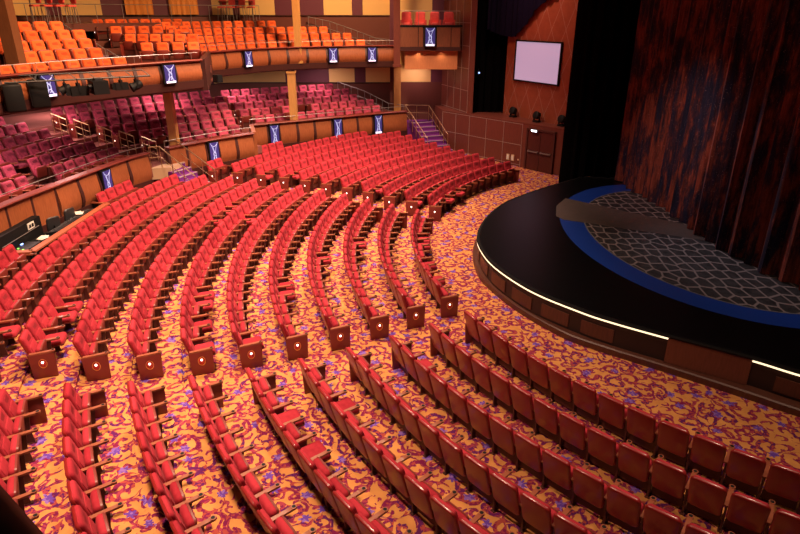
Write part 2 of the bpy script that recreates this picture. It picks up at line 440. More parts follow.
WF = px_wall('wall_back', 4.78, 12, 7.4, [(391, M_), (363, Y_), (352, M_), (324, Y_), (275, M_), (240, Y_), (232, M_), (212, Y_), (196, M_), (101, M_), (60, Y_), (45, M_), (0, Y_), (-400, M_)], 8)
back_wall('wall_left', [V((2.6, 37.75)), V((-.4, 37.75)), V((-.4, 39.3))], 1.0, 12, 'wainscot', ['maroon_panel', 'yellow_panel', 'yellow_panel', 'maroon_panel'], 3.7, [.75, 1.05, 1.05, 1.0])
o = MB().prism([V((2.45, 37.7)), V((-.35, 37.7)), V((-.35, 37.62)), V((2.45, 37.62))], 3.42, 3.46).build('trim_15', 'steel'); tag(o, kind='structure')
# diamond panelled wall beside the proscenium (own local axes, so its pattern follows it)
pa = onz(571.5, 128, 2.3).xy; pb = V((5.78, 34.3)); dd = pa-pb; pang = atan2(dd.y, dd.x)
o = MB().box((dd.length/2, .1, 4.8), (dd.length, .2, 9.6)).build('wall_proscenium', 'diamond_wood'); o.location = (pb.x, pb.y, 2.33); o.rotation_euler = (0, 0, pang); tag(o, kind='structure')

# ------------------------------------------------------------------ pleated cloths
def drape(name, pts, z0, z1, material, pleat, amp, label, cat, zfun=None, group=None):
    path = resample(pts, pleat/6); mb = MB(); n = len(path); NZ = 8; vs = []; fs = []; th = .02
    for side in (0, 1):
        for j in range(NZ+1):
            for i, (p, d) in enumerate(path):
                nn = V((d.y, -d.x)); s = i*pleat/6
                w = amp*(sin(2*pi*s/pleat)+.45*sin(2*pi*s/(pleat*2.7)+1.3)+.25*sin(2*pi*s/(pleat*.43)))*(1-.25*j/NZ)
                zb = zfun(i/(n-1)) if zfun else z0
                q = p+nn*(w+side*th); vs.append((q.x, q.y, zb+(z1-zb)*j/NZ))
    N = n*(NZ+1)
    for side in (0, 1):
        for j in range(NZ):
            for i in range(n-1):
                a = side*N+j*n+i; fs.append((a, a+1, a+n+1, a+n))
    for i in range(n-1): fs += [(i, i+1, N+i+1, N+i), (NZ*n+i, NZ*n+i+1, N+NZ*n+i+1, N+NZ*n+i)]
    for j in range(NZ): fs += [(j*n, (j+1)*n, N+(j+1)*n, N+j*n), (j*n+n-1, (j+1)*n+n-1, N+(j+1)*n+n-1, N+j*n+n-1)]
    mb.add(vs, fs, smooth=True); o = mb.build(name, material); tag(o, label, cat, group); return o
drape('stage_curtain', [(9.45, 25.3), (9.45, 23.6), (9.72, 21.1), (9.75, 17.8), (9.98, 16.1), (10.2, 15.1), (10.55, 14.0), (11.1, 12.4), (11.6, 10.5)], .93, 12.5, 'stage_curtain', .62, .13,
      'tall pleated dark red and navy front curtain closing the stage', 'curtain')
drape('masking_drape', [(8.42, 29.6), (7.95, 28.9), (7.55, 26.8), (8.0, 26.0), (9.2, 25.6), (10.6, 25.9), (12.5, 26.3)], .0, 12.5, 'black_cloth', .5, .07,
      'black pleated drape between the exit door and red stage curtain', 'drape', zfun=lambda t: 0. if t < .48 else .93)
drape('recess_drape', [(4.1, 34.75), (5.0, 35.0), (5.95, 35.0)], 2.34, 12.5, 'black_cloth', .45, .07,
      'black floor-length drape in the opening left of the screen panel', 'drape')
sw = lambda t: 6.75+.15*sin(t*3)-(.5*sin(pi*min(1, t*1.6))) + max(0, (t-.35))*3.2
dn = V((dd.y, -dd.x)).normalized()
drape('swag_drape', [(4.6, 34.1), (pb.x+dn.x*.25, pb.y+dn.y*.25), tuple((pb+dd*.85)+dn*.25)], 6.5, 12.4, 'navy_cloth', .4, .06,
      'dark blue swagged drape hanging above the projection screen', 'drape', zfun=lambda t: sw(t))

for pa_, pb_, w_ in ((151, 123, 'left'), (196, 168, 'right')):
    ia = min(range(len(WF)), key=lambda q: abs(project((WF[q].x, WF[q].y, 8))[0]-pa_)); ib = min(range(len(WF)), key=lambda q: abs(project((WF[q].x, WF[q].y, 8))[0]-pb_))
    q = [WF[ia], WF[(ia+ib)//2], WF[ib]]; d = (q[2]-q[0]).normalized(); n = V((-d.y, d.x)); n = n if n.dot(-q[0]) > 0 else -n
    drape('window_curtain', [tuple(p+n*.22) for p in q], 7.42, 11.5, 'gold_curtain', .32, .05, 'gold pleated curtain on the upper back wall, %s of two' % w_, 'curtain')

# ------------------------------------------------------------------ stage
DZ = .9
stage = empty('stage', (9, 17.5, 0)); tag(stage, 'black gloss thrust stage with blue ring, cobble pattern and lit curved edge', 'stage')
def sp(name, mb, material=None):
    return mb.build(name, material, stage, M4.Translation((-9, -17.5, 0)))
lip_px = [(560, 183), (535.6, 191.6), (510.5, 200.4), (493, 211.7), (483, 223), (476.6, 234), (479, 241), (494, 264), (530.5, 288), (580, 308), (614, 320), (666.5, 334), (751, 357), (800, 373)]
lip = [(8.1, 25.9), (6.85, 24.85), (5.50, 23.62), (4.15, 22.15), (3.28, 20.65), (2.78, 19.35), (2.52, 18.2), (2.50, 17.2), (2.74, 15.85), (3.45, 14.27), (4.43, 13.08), (5.08, 12.50), (6.05, 11.80), (7.42, 10.88), (8.10, 10.32), (9.6, 9.2), (11.5, 8.1)]
LP = resample(lip, .12)
deck = MB(); poly = [p for p, d in LP]+[V((13, 8.1)), V((13, 26.2))]
# curtain-side polygon as fan strips for a clean ngon
deck.prism(poly, DZ-.09, DZ); sp('deck', deck, 'black_gloss')
def npath(path, off=0, flip=1): return [((p+V((d.y, -d.x))*off*flip), V((d.y, -d.x))*flip) for p, d in path]
# outward normal: away from stage centre
p0, d0 = LP[len(LP)//3]; FL = 1 if V((d0.y, -d0.x)).dot(p0-V((10, 17.5))) > 0 else -1
def sub(path, a, b):   # portion between two pixels' nearest points
    ia = min(range(len(path)), key=lambda i: (path[i][0]-a).length); ib = min(range(len(path)), key=lambda i: (path[i][0]-b).length)
    return path[ia:ib+1]
A1 = onz(477, 238, DZ).xy; A2 = onz(666.5, 334, DZ).xy; A3 = onz(751, 357, DZ).xy
full = LP
body = npath(full, 0, FL)
mb = MB().sweep(body, [(-.5, .16), (-.06, .16), (-.06, DZ-.10), (-.5, DZ-.10)]); sp('front_wall', mb, 'black_brown')
kb = [(8.35, 26.6), (6.7, 25.35), (5.2, 24.0), (3.85, 22.4), (2.98, 20.8), (2.55, 19.3), (2.42, 18.3), (2.42, 17.4), (2.55, 16.4), (3.2, 14.7), (4.1, 13.25), (4.86, 12.55), (6.02, 11.68), (6.81, 11.08), (7.46, 10.56), (8.14, 10.0), (9.6, 9.0), (11.5, 7.9)]
KP = resample(kb, .15); mb = MB().sweep(npath(KP, 0, FL), [(-.62, .0), (0.0, .0), (0.0, .15), (-.03, .18), (-.62, .18)]); sp('kerb', mb, 'stage_wood')
mb = MB().sweep(npath(full, 0, FL), [(-.05, DZ-.07), (.02, DZ-.07), (.035, DZ-.03), (.02, DZ+.004), (-.05, DZ+.004)]); sp('deck_edge', mb, 'black')
i1 = min(range(len(LP)), key=lambda i: (LP[i][0]-V((2.9, 19.7))).length)
i2 = min(range(len(LP)), key=lambda i: (LP[i][0]-A2).length); i3 = min(range(len(LP)), key=lambda i: (LP[i][0]-A3).length)
for a, b in ((i1, i2), (i3, len(LP)-8)):
    mb = MB().sweep(npath(LP[a:b+1], 0, FL), [(-.05, DZ-.112), (.02, DZ-.112), (.02, DZ-.08), (-.05, DZ-.08)]); sp('light_strip', mb, 'strip_lamp')
# wood access panels along the front, double hatch where the light strip stops
k = i1
while k < len(LP)-10:
    if k+8 >= i2 and k < i3-3:
        w = (i3-i2)//2; k = i2
        for _ in range(2):
            seg = LP[k:k+w+1]
            mb = MB().sweep(npath(seg, 0, FL), [(-.05, .19), (.0, .19), (.0, DZ-.08), (-.05, DZ-.08)]); o = sp('hatch_door', mb, 'hatch_wood'); k += w
            h = MB(); pp, d_ = seg[2]; nn = V((d_.y, -d_.x))*FL; h.box((pp.x+nn.x*.015-9, pp.y+nn.y*.015-17.5, .6), (.04, .04, .02)); h.build('door_latch', 'steel', o)
        k = i3+4; continue
    seg = LP[k:k+8]
    mb = MB().sweep(npath(seg, 0, FL), [(-.07, .25), (-.035, .25), (-.035, DZ-.3), (-.07, DZ-.3)]); sp('access_panel', mb, 'stage_wood'); k += 10
def ell(cx, cy, rx, ry, x1, n=90):
    pts = []
    for i in range(n+1):
        a = R_(68)+R_(224)*i/n; x = cx+rx*cos(a); y = cy+ry*sin(a)
        pts.append(V((x, y)))
    return [p for p in pts if p.x < x1]
outer = ell(9.9, 18.3, 4.45, 6.3, 11.9); inner = ell(9.9, 18.2, 3.66, 5.42, 11.2)
sp('blue_ring', MB().prism(outer, DZ, DZ+.004), 'blue_paint'); sp('cobble_floor', MB().prism(inner, DZ+.004, DZ+.008), 'cobble')
mb = MB().sweep([(p, (p-V((9.9, 18.2))).normalized()) for p in inner], [(-.02, DZ+.004), (.02, DZ+.004), (.02, DZ+.011), (-.02, DZ+.011)]); sp('ring_line', mb, 'grey_plastic')
sp('plank_track', MB().prism([V((6.45, 22.5)), V((5.85, 21.5)), V((5.55, 20.3)), V((5.7, 19.9)), V((9.7, 17.8)), V((9.8, 19.3))], DZ+.004, DZ+.014), 'plank')

# ------------------------------------------------------------------ projection screen, exit door, wall fittings
def wallpt(pix, z): return None
T = M4.Translation((pb.x, pb.y, 0)) @ M4.Rotation(pang, 4, 'Z')
Ti = T.inverted()
def on_prosc(x, y):
    d = FW+V((1, 0, 0))*((x-400)/F_PX)-UP*((y-267)/F_PX); o = V((0, 0, CAM_H)); ol = Ti @ o; dl = Ti.to_3x3() @ d
    return ol+dl*((-.05-ol.y)/dl.y)
c = [on_prosc(*p) for p in ((516.5, 41.5), (561.5, 43), (558, 84), (515.5, 79.5))]
sx0 = (c[0].x+c[3].x)/2; sx1 = (c[1].x+c[2].x)/2; sz0 = (c[2].z+c[3].z)/2; sz1 = (c[0].z+c[1].z)/2
scr = empty('projection_screen', tuple(T @ V(((sx0+sx1)/2, -.05, sz0))), pang); tag(scr, 'pale lilac projection screen in a black frame on diamond panelled wood', 'screen')
W, Hh = sx1-sx0, sz1-sz0
MB().box((0, 0, Hh/2), (W, .03, Hh)).build('screen_surface', 'screen_image', scr)
fr = MB(); t_ = .07
fr.box((0, -.01, -t_/2), (W+2*t_, .09, t_)).box((0, -.01, Hh+t_/2), (W+2*t_, .09, t_)).box((-W/2-t_/2, -.01, Hh/2), (t_, .09, Hh)).box((W/2+t_/2, -.01, Hh/2), (t_, .09, Hh))
fr.build('frame', 'black', scr)
# exit door
wd_ = (WL[0]-WL[1]).normalized(); wang = atan2(wd_.y, wd_.x); wn = V((wd_.y, -wd_.x))
if wn.dot(V((0, 0))-WL[1]) < 0: wn = -wn
def on_wall(s, z, off=0): p = WL[1]+wd_*s+wn*off; return V((p.x, p.y, z))
door = MB().box((0, 0, 1.0), (1.55, .07, 2.0)).build('door_1', 'door_wood'); door.location = on_wall(1.05, 0.02, .03); door.rotation_euler = (0, 0, wang); tag(door, kind='structure')
yy = -1 if (M4.Rotation(wang, 3, 'Z') @ V((0, -1, 0))).xy.dot(wn) > 0 else 1
MB().box((0, yy*.04, 1.0), (.012, .02, 2.0)).build('door_gap', 'black', door)
MB().box((-.38, yy*.10, .95), (.62, .05, .05)).box((-.66, yy*.06, .95), (.06, .08, .09)).box((-.1, yy*.06, .95), (.06, .08, .09)).build('push_bar', 'steel', door)
MB().box((.38, yy*.10, .95), (.62, .05, .05)).box((.66, yy*.06, .95), (.06, .08, .09)).box((.1, yy*.06, .95), (.06, .08, .09)).build('push_bar', 'steel', door)
fm = MB(); fm.box((-.82, yy*.03, 1.04), (.09, .1, 2.08)).box((.82, yy*.03, 1.04), (.09, .1, 2.08)).box((0, yy*.03, 2.06), (1.73, .1, .09)); fm.build('door_frame', 'stand', door)
ex = empty('emergency_light', tuple(on_wall(.72, 2.0, .16)), wang); tag(ex, 'small glowing white emergency light above the dark exit door', 'lamp')
MB().box((0, 0, .05), (.36, .1, .10)).build('housing', 'grey_plastic', ex); MB().box((0, yy*.055, .045), (.32, .02, .07)).build('diffuser', 'white_lamp', ex)
for s, nm in ((-.93, 'left'), (-.62, 'right')):
    pl = empty('notice_plate', tuple(on_wall(s, .27, .03)), wang); tag(pl, 'beige wall plate near the floor left of the exit door, %s of two' % nm, 'plate', None)
    MB().box((0, 0, .16), (.2, .04, .32)).build('plate', 'beige', pl); MB().box((0, yy*.025, .16), (.13, .012, .24)).build('inset', 'white_plastic', pl)
o = empty('wall_button', tuple(on_wall(-.25, .35, .03)), wang); tag(o, 'tiny pale button on the panelled wall right of the beige plates', 'switch')
MB().box((0, 0, .03), (.08, .03, .08)).build('plate', 'beige', o); MB().box((0, yy*.02, .03), (.03, .02, .03)).build('button', 'white_plastic', o)
# footlights on the ledge
for (px, py), w in (((513, 117), 'left end of ledge under the screen'), ((536.5, 122), 'middle of ledge under the screen'), ((561.5, 126), 'right end of ledge by the black drape')):
    p = onz(px, py, 2.33); L = empty('floor_spotlight', (p.x, p.y, 2.33)); tag(L, 'round black spotlight standing at the %s' % w, 'spotlight')
    L.rotation_euler = (0, 0, pang)
    MB().box((0, 0, .04), (.34, .26, .08)).build('base', 'black', L)
    MB().box((-.19, 0, .26), (.03, .1, .44)).box((.19, 0, .26), (.03, .1, .44)).build('yoke', 'black', L)
    MB().lathe([(.10, -.16), (.17, -.12), (.2, 0), (.2, .12), (.17, .14)], n=16, mtx=M4.Translation((0, 0, .34)) @ M4.Rotation(R_(75), 4, 'X')).build('lamp_head', 'black', L)

# ------------------------------------------------------------------ theatre seats
def tilt(px, pz, ang):   # local pad frame: pad x -> seat y, pad y -> up along back, pad z -> forward
    return M4.Translation((px, 0, pz)) @ M4.Rotation(ang, 4, 'Y') @ M4(((0, 0, 1, 0), (1, 0, 0, 0), (0, 1, 0, 0), (0, 0, 0, 1)))
def seat_meshes(vel, shell, key):
    BA = -R_(15); D = {}; pan = 'end_panel'
    cx_, cz_ = -.255, .64
    m = MB(); m.pad(.515, .69, [(.03, -.030), (.008, -.024), (0, -.012), (0, .012), (.01, .02)], .075, mtx=tilt(cx_, cz_, BA), curve=.012, taper=.03); D['back_shell'] = m.mesh('back_shell', shell)
    m2 = MB(); m2.pad(.465, .635, [(0, .014), (0, .045), (.016, .068), (.06, .078)], .06, mtx=tilt(cx_, cz_, BA) @ M4.Translation((0, .015, 0)), curve=.018)
    m2.pad(.40, .36, [(0, .06), (.015, .092), (.07, .102)], .06, mtx=tilt(cx_, cz_, BA) @ M4.Translation((0, -.10, 0)), curve=.01); D['back_cushion'] = m2.mesh('back_cushion', vel)
    m2 = MB(); m2.pad(.27, .15, [(0, .066), (.006, .084), (.04, .088)], .03, mtx=tilt(cx_, cz_, BA) @ M4.Translation((0, .185, 0))); D['headrest_patch'] = m2.mesh('headrest_patch', vel+'_dark')  # small patch in a darker tone on the upper back cushion
    def cush(ang, hx, hz, L):
        mt = M4.Translation((hx, 0, hz)) @ M4.Rotation(-ang, 4, 'Y') @ M4.Translation((L/2, 0, 0)) @ M4(((0, 1, 0, 0), (1, 0, 0, 0), (0, 0, 1, 0), (0, 0, 0, 1)))
        a = MB(); a.pad(.46, L, [(.0, -.0), (0, .05), (.02, .085), (.07, .1)], .06, mtx=mt)
        b = MB(); b.pad(.475, L+.015, [(.02, -.045), (.0, -.03), (.0, .002)], .06, mtx=mt); return a, b
    up = cush(R_(83), -.05, .30, .37); dn_ = cush(R_(4), -.12, .40, .44)
    D['seat_up'] = up[0].mesh('seat_cushion', vel); D['pan_up'] = up[1].mesh('seat_pan', pan)
    D['seat_down'] = dn_[0].mesh('seat_cushion', vel); D['pan_down'] = dn_[1].mesh('seat_pan', pan)
    def arm(y):
        a = MB(); prof = [(-.22, .60), (-.1, .605), (.10, .617), (.27, .63), (.285, .615), (.27, .59), (.0, .575), (-.22, .57)]
        vs = [(x, y-.037, z) for x, z in prof]+[(x, y+.037, z) for x, z in prof]; n = len(prof)
        a.add(vs, [tuple(range(n)), tuple(range(2*n-1, n-1, -1))]+[(k, (k+1) % n, n+(k+1) % n, n+k) for k in range(n)])
        a.lathe([(.045, .595), (.048, .633)], n=10, mtx=M4.Translation((.245, y, 0)))
        c = MB(); c.lathe([(.03, .60), (.03, .6365)], n=10, mtx=M4.Translation((.245, y, 0))); return a, c
    a, c = arm(SW/2); D['armrest'] = a.mesh('armrest', 'arm_wood'); D['cup'] = c.mesh('cup_holder', 'black')
    a2, c2 = arm(-SW/2); D['armrest2'] = a2.mesh('armrest', 'arm_wood'); D['cup2'] = c2.mesh('cup_holder', 'black')
    def stand(y):
        s = MB(); s.add([(x, y+q, z) for q in (-.017, .017) for x, z in ((-.22, .57), (.1, .575), (.06, .3), (.09, .0), (-.13, .0), (-.14, .3))],
                        [(0, 1, 2, 3, 4, 5), (11, 10, 9, 8, 7, 6)]+[(k, (k+1) % 6, 6+(k+1) % 6, 6+k) for k in range(6)])
        s.box((-.02, y, .012), (.28, .07, .02)); return s
    D['stand'] = stand(SW/2-.0).mesh('stand', 'stand'); D['stand2'] = stand(-SW/2).mesh('stand', 'stand')
    D['kick'] = MB().box((-.05, 0, .19), (.03, .50, .26)).mesh('kick_panel', 'stand')
    def endp(y, sg):
        e = MB(); e.pad(.49, .575, [(.012, -.022), (0, -.014), (0, .014), (.012, .022)], .02, n=2, mtx=frame((.01, y, .29), (-sg, 0, 0), (0, 0, 1)), taper=.10)
        r = MB(); n = 16; vs = []; fs = []
        for k in range(n):
            an = 2*pi*k/n
            for rr, q in ((1, 0), (1, .006), (.86, .006), (.86, 0)): vs.append((.01+.082*rr*cos(an), y+sg*(.022+q), .355+.112*rr*sin(an)))
        for k in range(n):
            for j in range(4): fs.append((k*4+j, k*4+(j+1) % 4, ((k+1) % n)*4+(j+1) % 4, ((k+1) % n)*4+j))
        r.add(vs, fs, smooth=True)
        dm = MB(); dm.lathe([(1, 0), (.8, .25), (.45, .42), (.05, .5)], n=14, sx=.06, sy=.088, mtx=M4.Translation((.01, y+sg*.02, .35)) @ frame((0, 0, 0), (-sg, 0, 0), (0, 0, 1)) @ M4.Diagonal((1, 1, .05, 1)))
        lp = MB(); lp.lathe([(1, 0), (.7, .6), (.1, 1)], n=10, sx=.028, sy=.034, mtx=M4.Translation((.01, y+sg*.036, .385)) @ frame((0, 0, 0), (-sg, 0, 0), (0, 0, 1)) @ M4.Diagonal((1, 1, .012, 1)))
        return e, r, dm, lp
    for nm, y, sg in (('L', SW/2+.02, 1), ('R', -SW/2-.02, -1)):
        for q, ms, mm in zip(('end', 'ring', 'dome', 'lamp'), endp(y, sg), ('end_panel', 'gold', 'medallion_red', 'medallion_lamp')):
            D[q+nm] = ms.mesh({'end': 'end_panel', 'ring': 'medallion_ring', 'dome': 'medallion', 'lamp': 'medallion_shine'}[q], mm)
    return D
SD = {k: seat_meshes(v, s, k) for k, v, s in (('red', 'red_velvet', 'red_shell'), ('maroon', 'maroon_velvet', 'maroon_shell'), ('orange', 'orange_velvet', 'orange_lit_shell'))}
def inst(name, me, parent):
    o = bpy.data.objects.new(name, me); COL.objects.link(o); o.parent = parent; return o
def make_seat(D, down, eL, eR):
    r = empty('theatre_chair'); inst('back_shell', D['back_shell'], r); bc_ = inst('back_cushion', D['back_cushion'], r); inst('headrest_patch', D['headrest_patch'], bc_)
    s = inst('seat_cushion', D['seat_down' if down else 'seat_up'], r); inst('seat_pan', D['pan_down' if down else 'pan_up'], s)
    a = inst('armrest', D['armrest'], r); inst('cup_holder', D['cup'], a); inst('kick_panel', D['kick'], r)
    if eL:
        e = inst('end_panel', D['endL'], r); m = inst('medallion', D['domeL'], e); inst('medallion_ring', D['ringL'], e); inst('medallion_shine', D['lampL'], e)
    else: inst('stand', D['stand'], r)
    if eR:
        a = inst('armrest', D['armrest2'], r); inst('cup_holder', D['cup2'], a)
        e = inst('end_panel', D['endR'], r); m = inst('medallion', D['domeR'], e); inst('medallion_ring', D['ringR'], e); inst('medallion_shine', D['lampR'], e)
    return r
def kids(o): return list(o.children)
def copy_tree(o, par=None):
    c = o.copy(); COL.objects.link(c); c.parent = par
    for ch in kids(o): copy_tree(ch, c)
    return c
def flat_mesh(D, down, eL, eR, name):
    """one mesh, several materials, for far seats"""
    mb = MB(); ks = ['back_shell', 'back_cushion', 'headrest_patch', 'kick', 'seat_down' if down else 'seat_up', 'pan_down' if down else 'pan_up', 'armrest', 'stand' if not eL else 'endL']
    if eL: ks += ['lampL']
    if eR: ks += ['armrest2', 'endR', 'lampR']
    for k in ks:
        me = D[k]; mn = me.materials[0].name
        mb.add([tuple(v.co) for v in me.vertices], [tuple(p.vertices) for p in me.polygons], mn, None, True)
    return mb
ORD = ['first', 'second', 'third', 'fourth', 'fifth', 'sixth', 'seventh', 'eighth', 'ninth', 'tenth', 'eleventh', 'twelfth', 'thirteenth', 'fourteenth', 'fifteenth', 'sixteenth', 'seventeenth', 'eighteenth', 'nineteenth', 'twentieth']
def nth(i):
    if i < 20: return ORD[i]
    t = {2: 'twenty', 3: 'thirty', 4: 'forty'}[(i+1)//10]; u = (i+1) % 10
    return t+('-'+ORD[u-1] if u else '').replace('--', '-') if u else t[:-1]+'ieth'
def quad(a, b, c, i): k = i/5; return a+b*k+c*k*k
def phB(i): return quad(-2.8307+2*pi, .1216, -.0611, i) if i < 10 else quad(-2.8307+2*pi, .1216, -.0611, 9)
def phT(i): return quad(2.9364, -.1754, .0712, i)
def phA(i): return quad(2.816, -.1258, .0551, i)
def phC(i): return quad(-2.7177+2*pi, .0781, -.051, i)
def fascia_r(ph):   # radius of the lower balcony front
    T_ = [(126, 22.28), (130.6, 22.65), (139.3, 23.34), (147.8, 24.95), (152.3, 23.37), (161.2, 24.53), (165.3, 24.88), (176, 25.3), (190, 25.7)]
    a = math.degrees(ph)
    for (p, q), (r, s) in zip(T_[:-1], T_[1:]):
        if p <= a <= r: return q+(s-q)*(a-p)/(r-p)
    return 22.3 if a < 126 else 25.7
seats = []   # (pos, rz, down, eL, eR, label)
DOWNS = {('mid', 0): (2, 4, 7, 8), ('mid', 2): (9,), ('mid', 3): (8,), ('mid', 4): (4, 5), ('mid', 5): (0,), ('mid', 6): (0, 2, 4, 5), ('mid', 9): (1, 3, 4), ('mid', 10): (2,), ('mid', 7): (16, 19),
         ('far', 0): (2, 4), ('far', 8): (0,), ('near', 5): (2, 4), ('near', 4): (2,), ('near', 6): (9,), ('near', 2): (1,)}
def block(key, i, pa_, pb_, where):
    """seats of one row from angle pa_ (near aisle) to pb_"""
    R = R1+RP*i; n = max(1, round(abs(pb_-pa_)*R/SW)); st = (pb_-pa_)/n
    for k in range(n):
        ph = pa_+st*(k+.5)
        if R+.42 > fascia_r(ph) - .02 and key != 'near': continue
        if key == 'mid' and i == 11 and 173.5 < math.degrees(ph) < 184.3: continue
        if key == 'far' and i == 10 and math.degrees(ph) < 146: continue
        p = pol(R, ph, rowz(i)); x, y, w = project(p+V((0, 0, .6)))
        if not (-35 < x < 835 and -60 < y < 600): continue
        dn2 = k in DOWNS.get((key, i), ()) or (key != 'near' and random.random() < .02)
        first, last = (k == 0), (k == n-1)
        eR = first if st < 0 else last; eL = last if st < 0 else first
        seats.append([p, ph+pi, dn2, eL, eR, key, i, k, w])
for i in range(12):
    block('mid', i, phB(i), phT(i) if i < 10 else phT(9)+.02*(i-9), '')
for i in range(11):
    block('far', i, phA(i), R_(128.6), '')
for i in range(12):
    block('near', i, phC(i) if i < 9 else phC(8)+.02*(i-8)-.027, 4.75, '')
seats.sort(key=lambda s: s[8])
AREA = {'mid': 'middle block', 'far': 'far block by the stairs', 'near': 'near block'}
near_s, far_s = seats[:300], seats[300:]
protos = {}
for p, rz, dn2, eL, eR, key, i, k, w in near_s:
    kk = (dn2, eL, eR)
    if kk in protos: o = copy_tree(protos[kk])
    else: o = protos[kk] = make_seat(SD['red'], *kk)
    o.location = p; o.rotation_euler = (0, 0, rz)
    row = 'front row' if i == 0 else '%s row from stage' % ORD[i]
    extra = ', cushion lowered' if dn2 else ''
    tag(o, 'red theatre seat, %s from the aisle, %s, %s%s' % (nth(k), row, AREA[key], extra), 'seat', 'red theatre seats of the %s' % AREA[key])
mb = MB(); cache = {}
for p, rz, dn2, eL, eR, key, i, k, w in far_s:
    kk = (dn2, eL, eR)
    if kk not in cache: cache[kk] = flat_mesh(SD['red'], *kk, 'x')
    mb.merge(cache[kk], M4.Translation(p) @ M4.Rotation(rz, 4, 'Z'))
if far_s:
    o = mb.build('distant_theatre_chairs', 'red_velvet'); tag(o, 'distant rows of red theatre seats reaching back to the lower balcony', 'seats', kind='stuff')
print('SEATS', len(seats), len(near_s), len(far_s))

# ------------------------------------------------------------------ balconies
def ext(pts, a, b):   # extend both ends by metres
    p0, p1 = V(pts[0]), V(pts[1]); q0, q1 = V(pts[-1]), V(pts[-2])
    r = [tuple(p) for p in pts]
    if a: r = [tuple(p0+(p0-p1).normalized()*a)]+r
    if b: r = r+[tuple(q0+(q0-q1).normalized()*b)]
    return r
S1 = [(-12.3, 12.0), (-12.25, 14.6), (-12.07, 17.36), (-11.65, 20.02), (-11.02, 23.34), (-10.5, 24.75)]
S2 = [(-10.05, 25.75), (-9.64, 26.35), (-8.4, 27.9), (-7.12, 29.18)]
S3 = [(-7.75, 31.45), (-4.13, 33.63), (-1.17, 35.45), (.41, 36.28)]
U1 = [(-13.2, 11.5), (-12.7, 15.2), (-11.8, 18.47), (-10.33, 21.68), (-7.93, 25.04)]
U2 = [(-9.1, 29.9), (-7.5, 32.6), (-5.68, 34.25), (-3.0, 35.5), (-.13, 36.1)]
def bulge_panel(mb_, a, b, nrm, z0, z1, depth, m='', flat=False):
    """wood panel from a to b (2D), bulging towards the hall (nrm)"""
    n = 8; vs = []; d = (b-a)
    prof = [(0 if flat else depth*(sin(pi*(j/n)**.8)*.9+.12*sin(2*pi*j/n)), z0+(z1-z0)*j/n) for j in range(n+1)]
    for q in (a, b):
        vs += [(q.x+nrm.x*(o+.05), q.y+nrm.y*(o+.05), z) for o, z in prof]+[(q.x-nrm.x*.05, q.y-nrm.y*.05, z) for o, z in prof]
    m_ = n+1; fs = [(j, j+1, 2*m_+j+1, 2*m_+j) for j in range(n)]+[(m_+j+1, m_+j, 3*m_+j, 3*m_+j+1) for j in range(n)]
    fs += [(0, 2*m_, 3*m_, m_), (n, m_+n, 3*m_+n, 2*m_+n)]
    for s in (0, 2*m_): fs += [(s+j, s+j+1, s+m_+j+1, s+m_+j) for j in range(n)]
    mb_.add(vs, fs, m, None, True)
def art_panel(a, b, nrm, z0, z1, label):
    c = (a+b)/2; w = (b-a).length; o = empty('illuminated_panel', (c.x+nrm.x*.14, c.y+nrm.y*.14, z0)); h = z1-z0
    X = V(((b-a).x, (b-a).y, 0)).normalized(); mt = frame((0, 0, 0), X, (0, 0, 1))
    if mt.col[2].xyz.dot(V((nrm.x, nrm.y, 0))) < 0: mt = frame((0, 0, 0), -X, (0, 0, 1))
    tag(o, label, 'light panel', 'blue and white illuminated panels on the balcony fronts')
    MB().box((0, h/2, 0), (w, h, .16), 'black').build('frame', 'black', o, mt)
    MB().box((0, h/2, .085), (w*.8, h*.94, .02)).build('glass', 'art_blue', o, mt)
    g = MB(); W = w*.36; zz = .10; Hh = h*.47
    def cv(f, n=10, r=.011): g.tube([(*f(t/n), zz) for t in range(n+1)], r, n=4)
    cv(lambda t: (-W*.95+W*.75*sin(pi*t), h/2-Hh+2*Hh*t)); cv(lambda t: (W*.95-W*.75*sin(pi*t), h/2-Hh+2*Hh*t))
    cv(lambda t: (-W*.8+1.6*W*t, h*.9-.1*sin(pi*t))); cv(lambda t: (W*.30*sin(5*t), h*.2+h*.6*t), r=.016)
    cv(lambda t: (W*.32*cos(6.28*t), h*.47+W*.45*sin(6.28*t)), r=.014)
    for s in (-1, 1): g.tube([(s*W*.15, h*.35, zz), (s*W*.55, h*.1, zz)], .014, n=4)
    g.build('figure_lines', 'art_white', o, mt)
    MB().box((0, h*.085, .10), (w*.72, h*.10, .012)).build('lamp_glow', 'art_glow', o, mt)
    return o
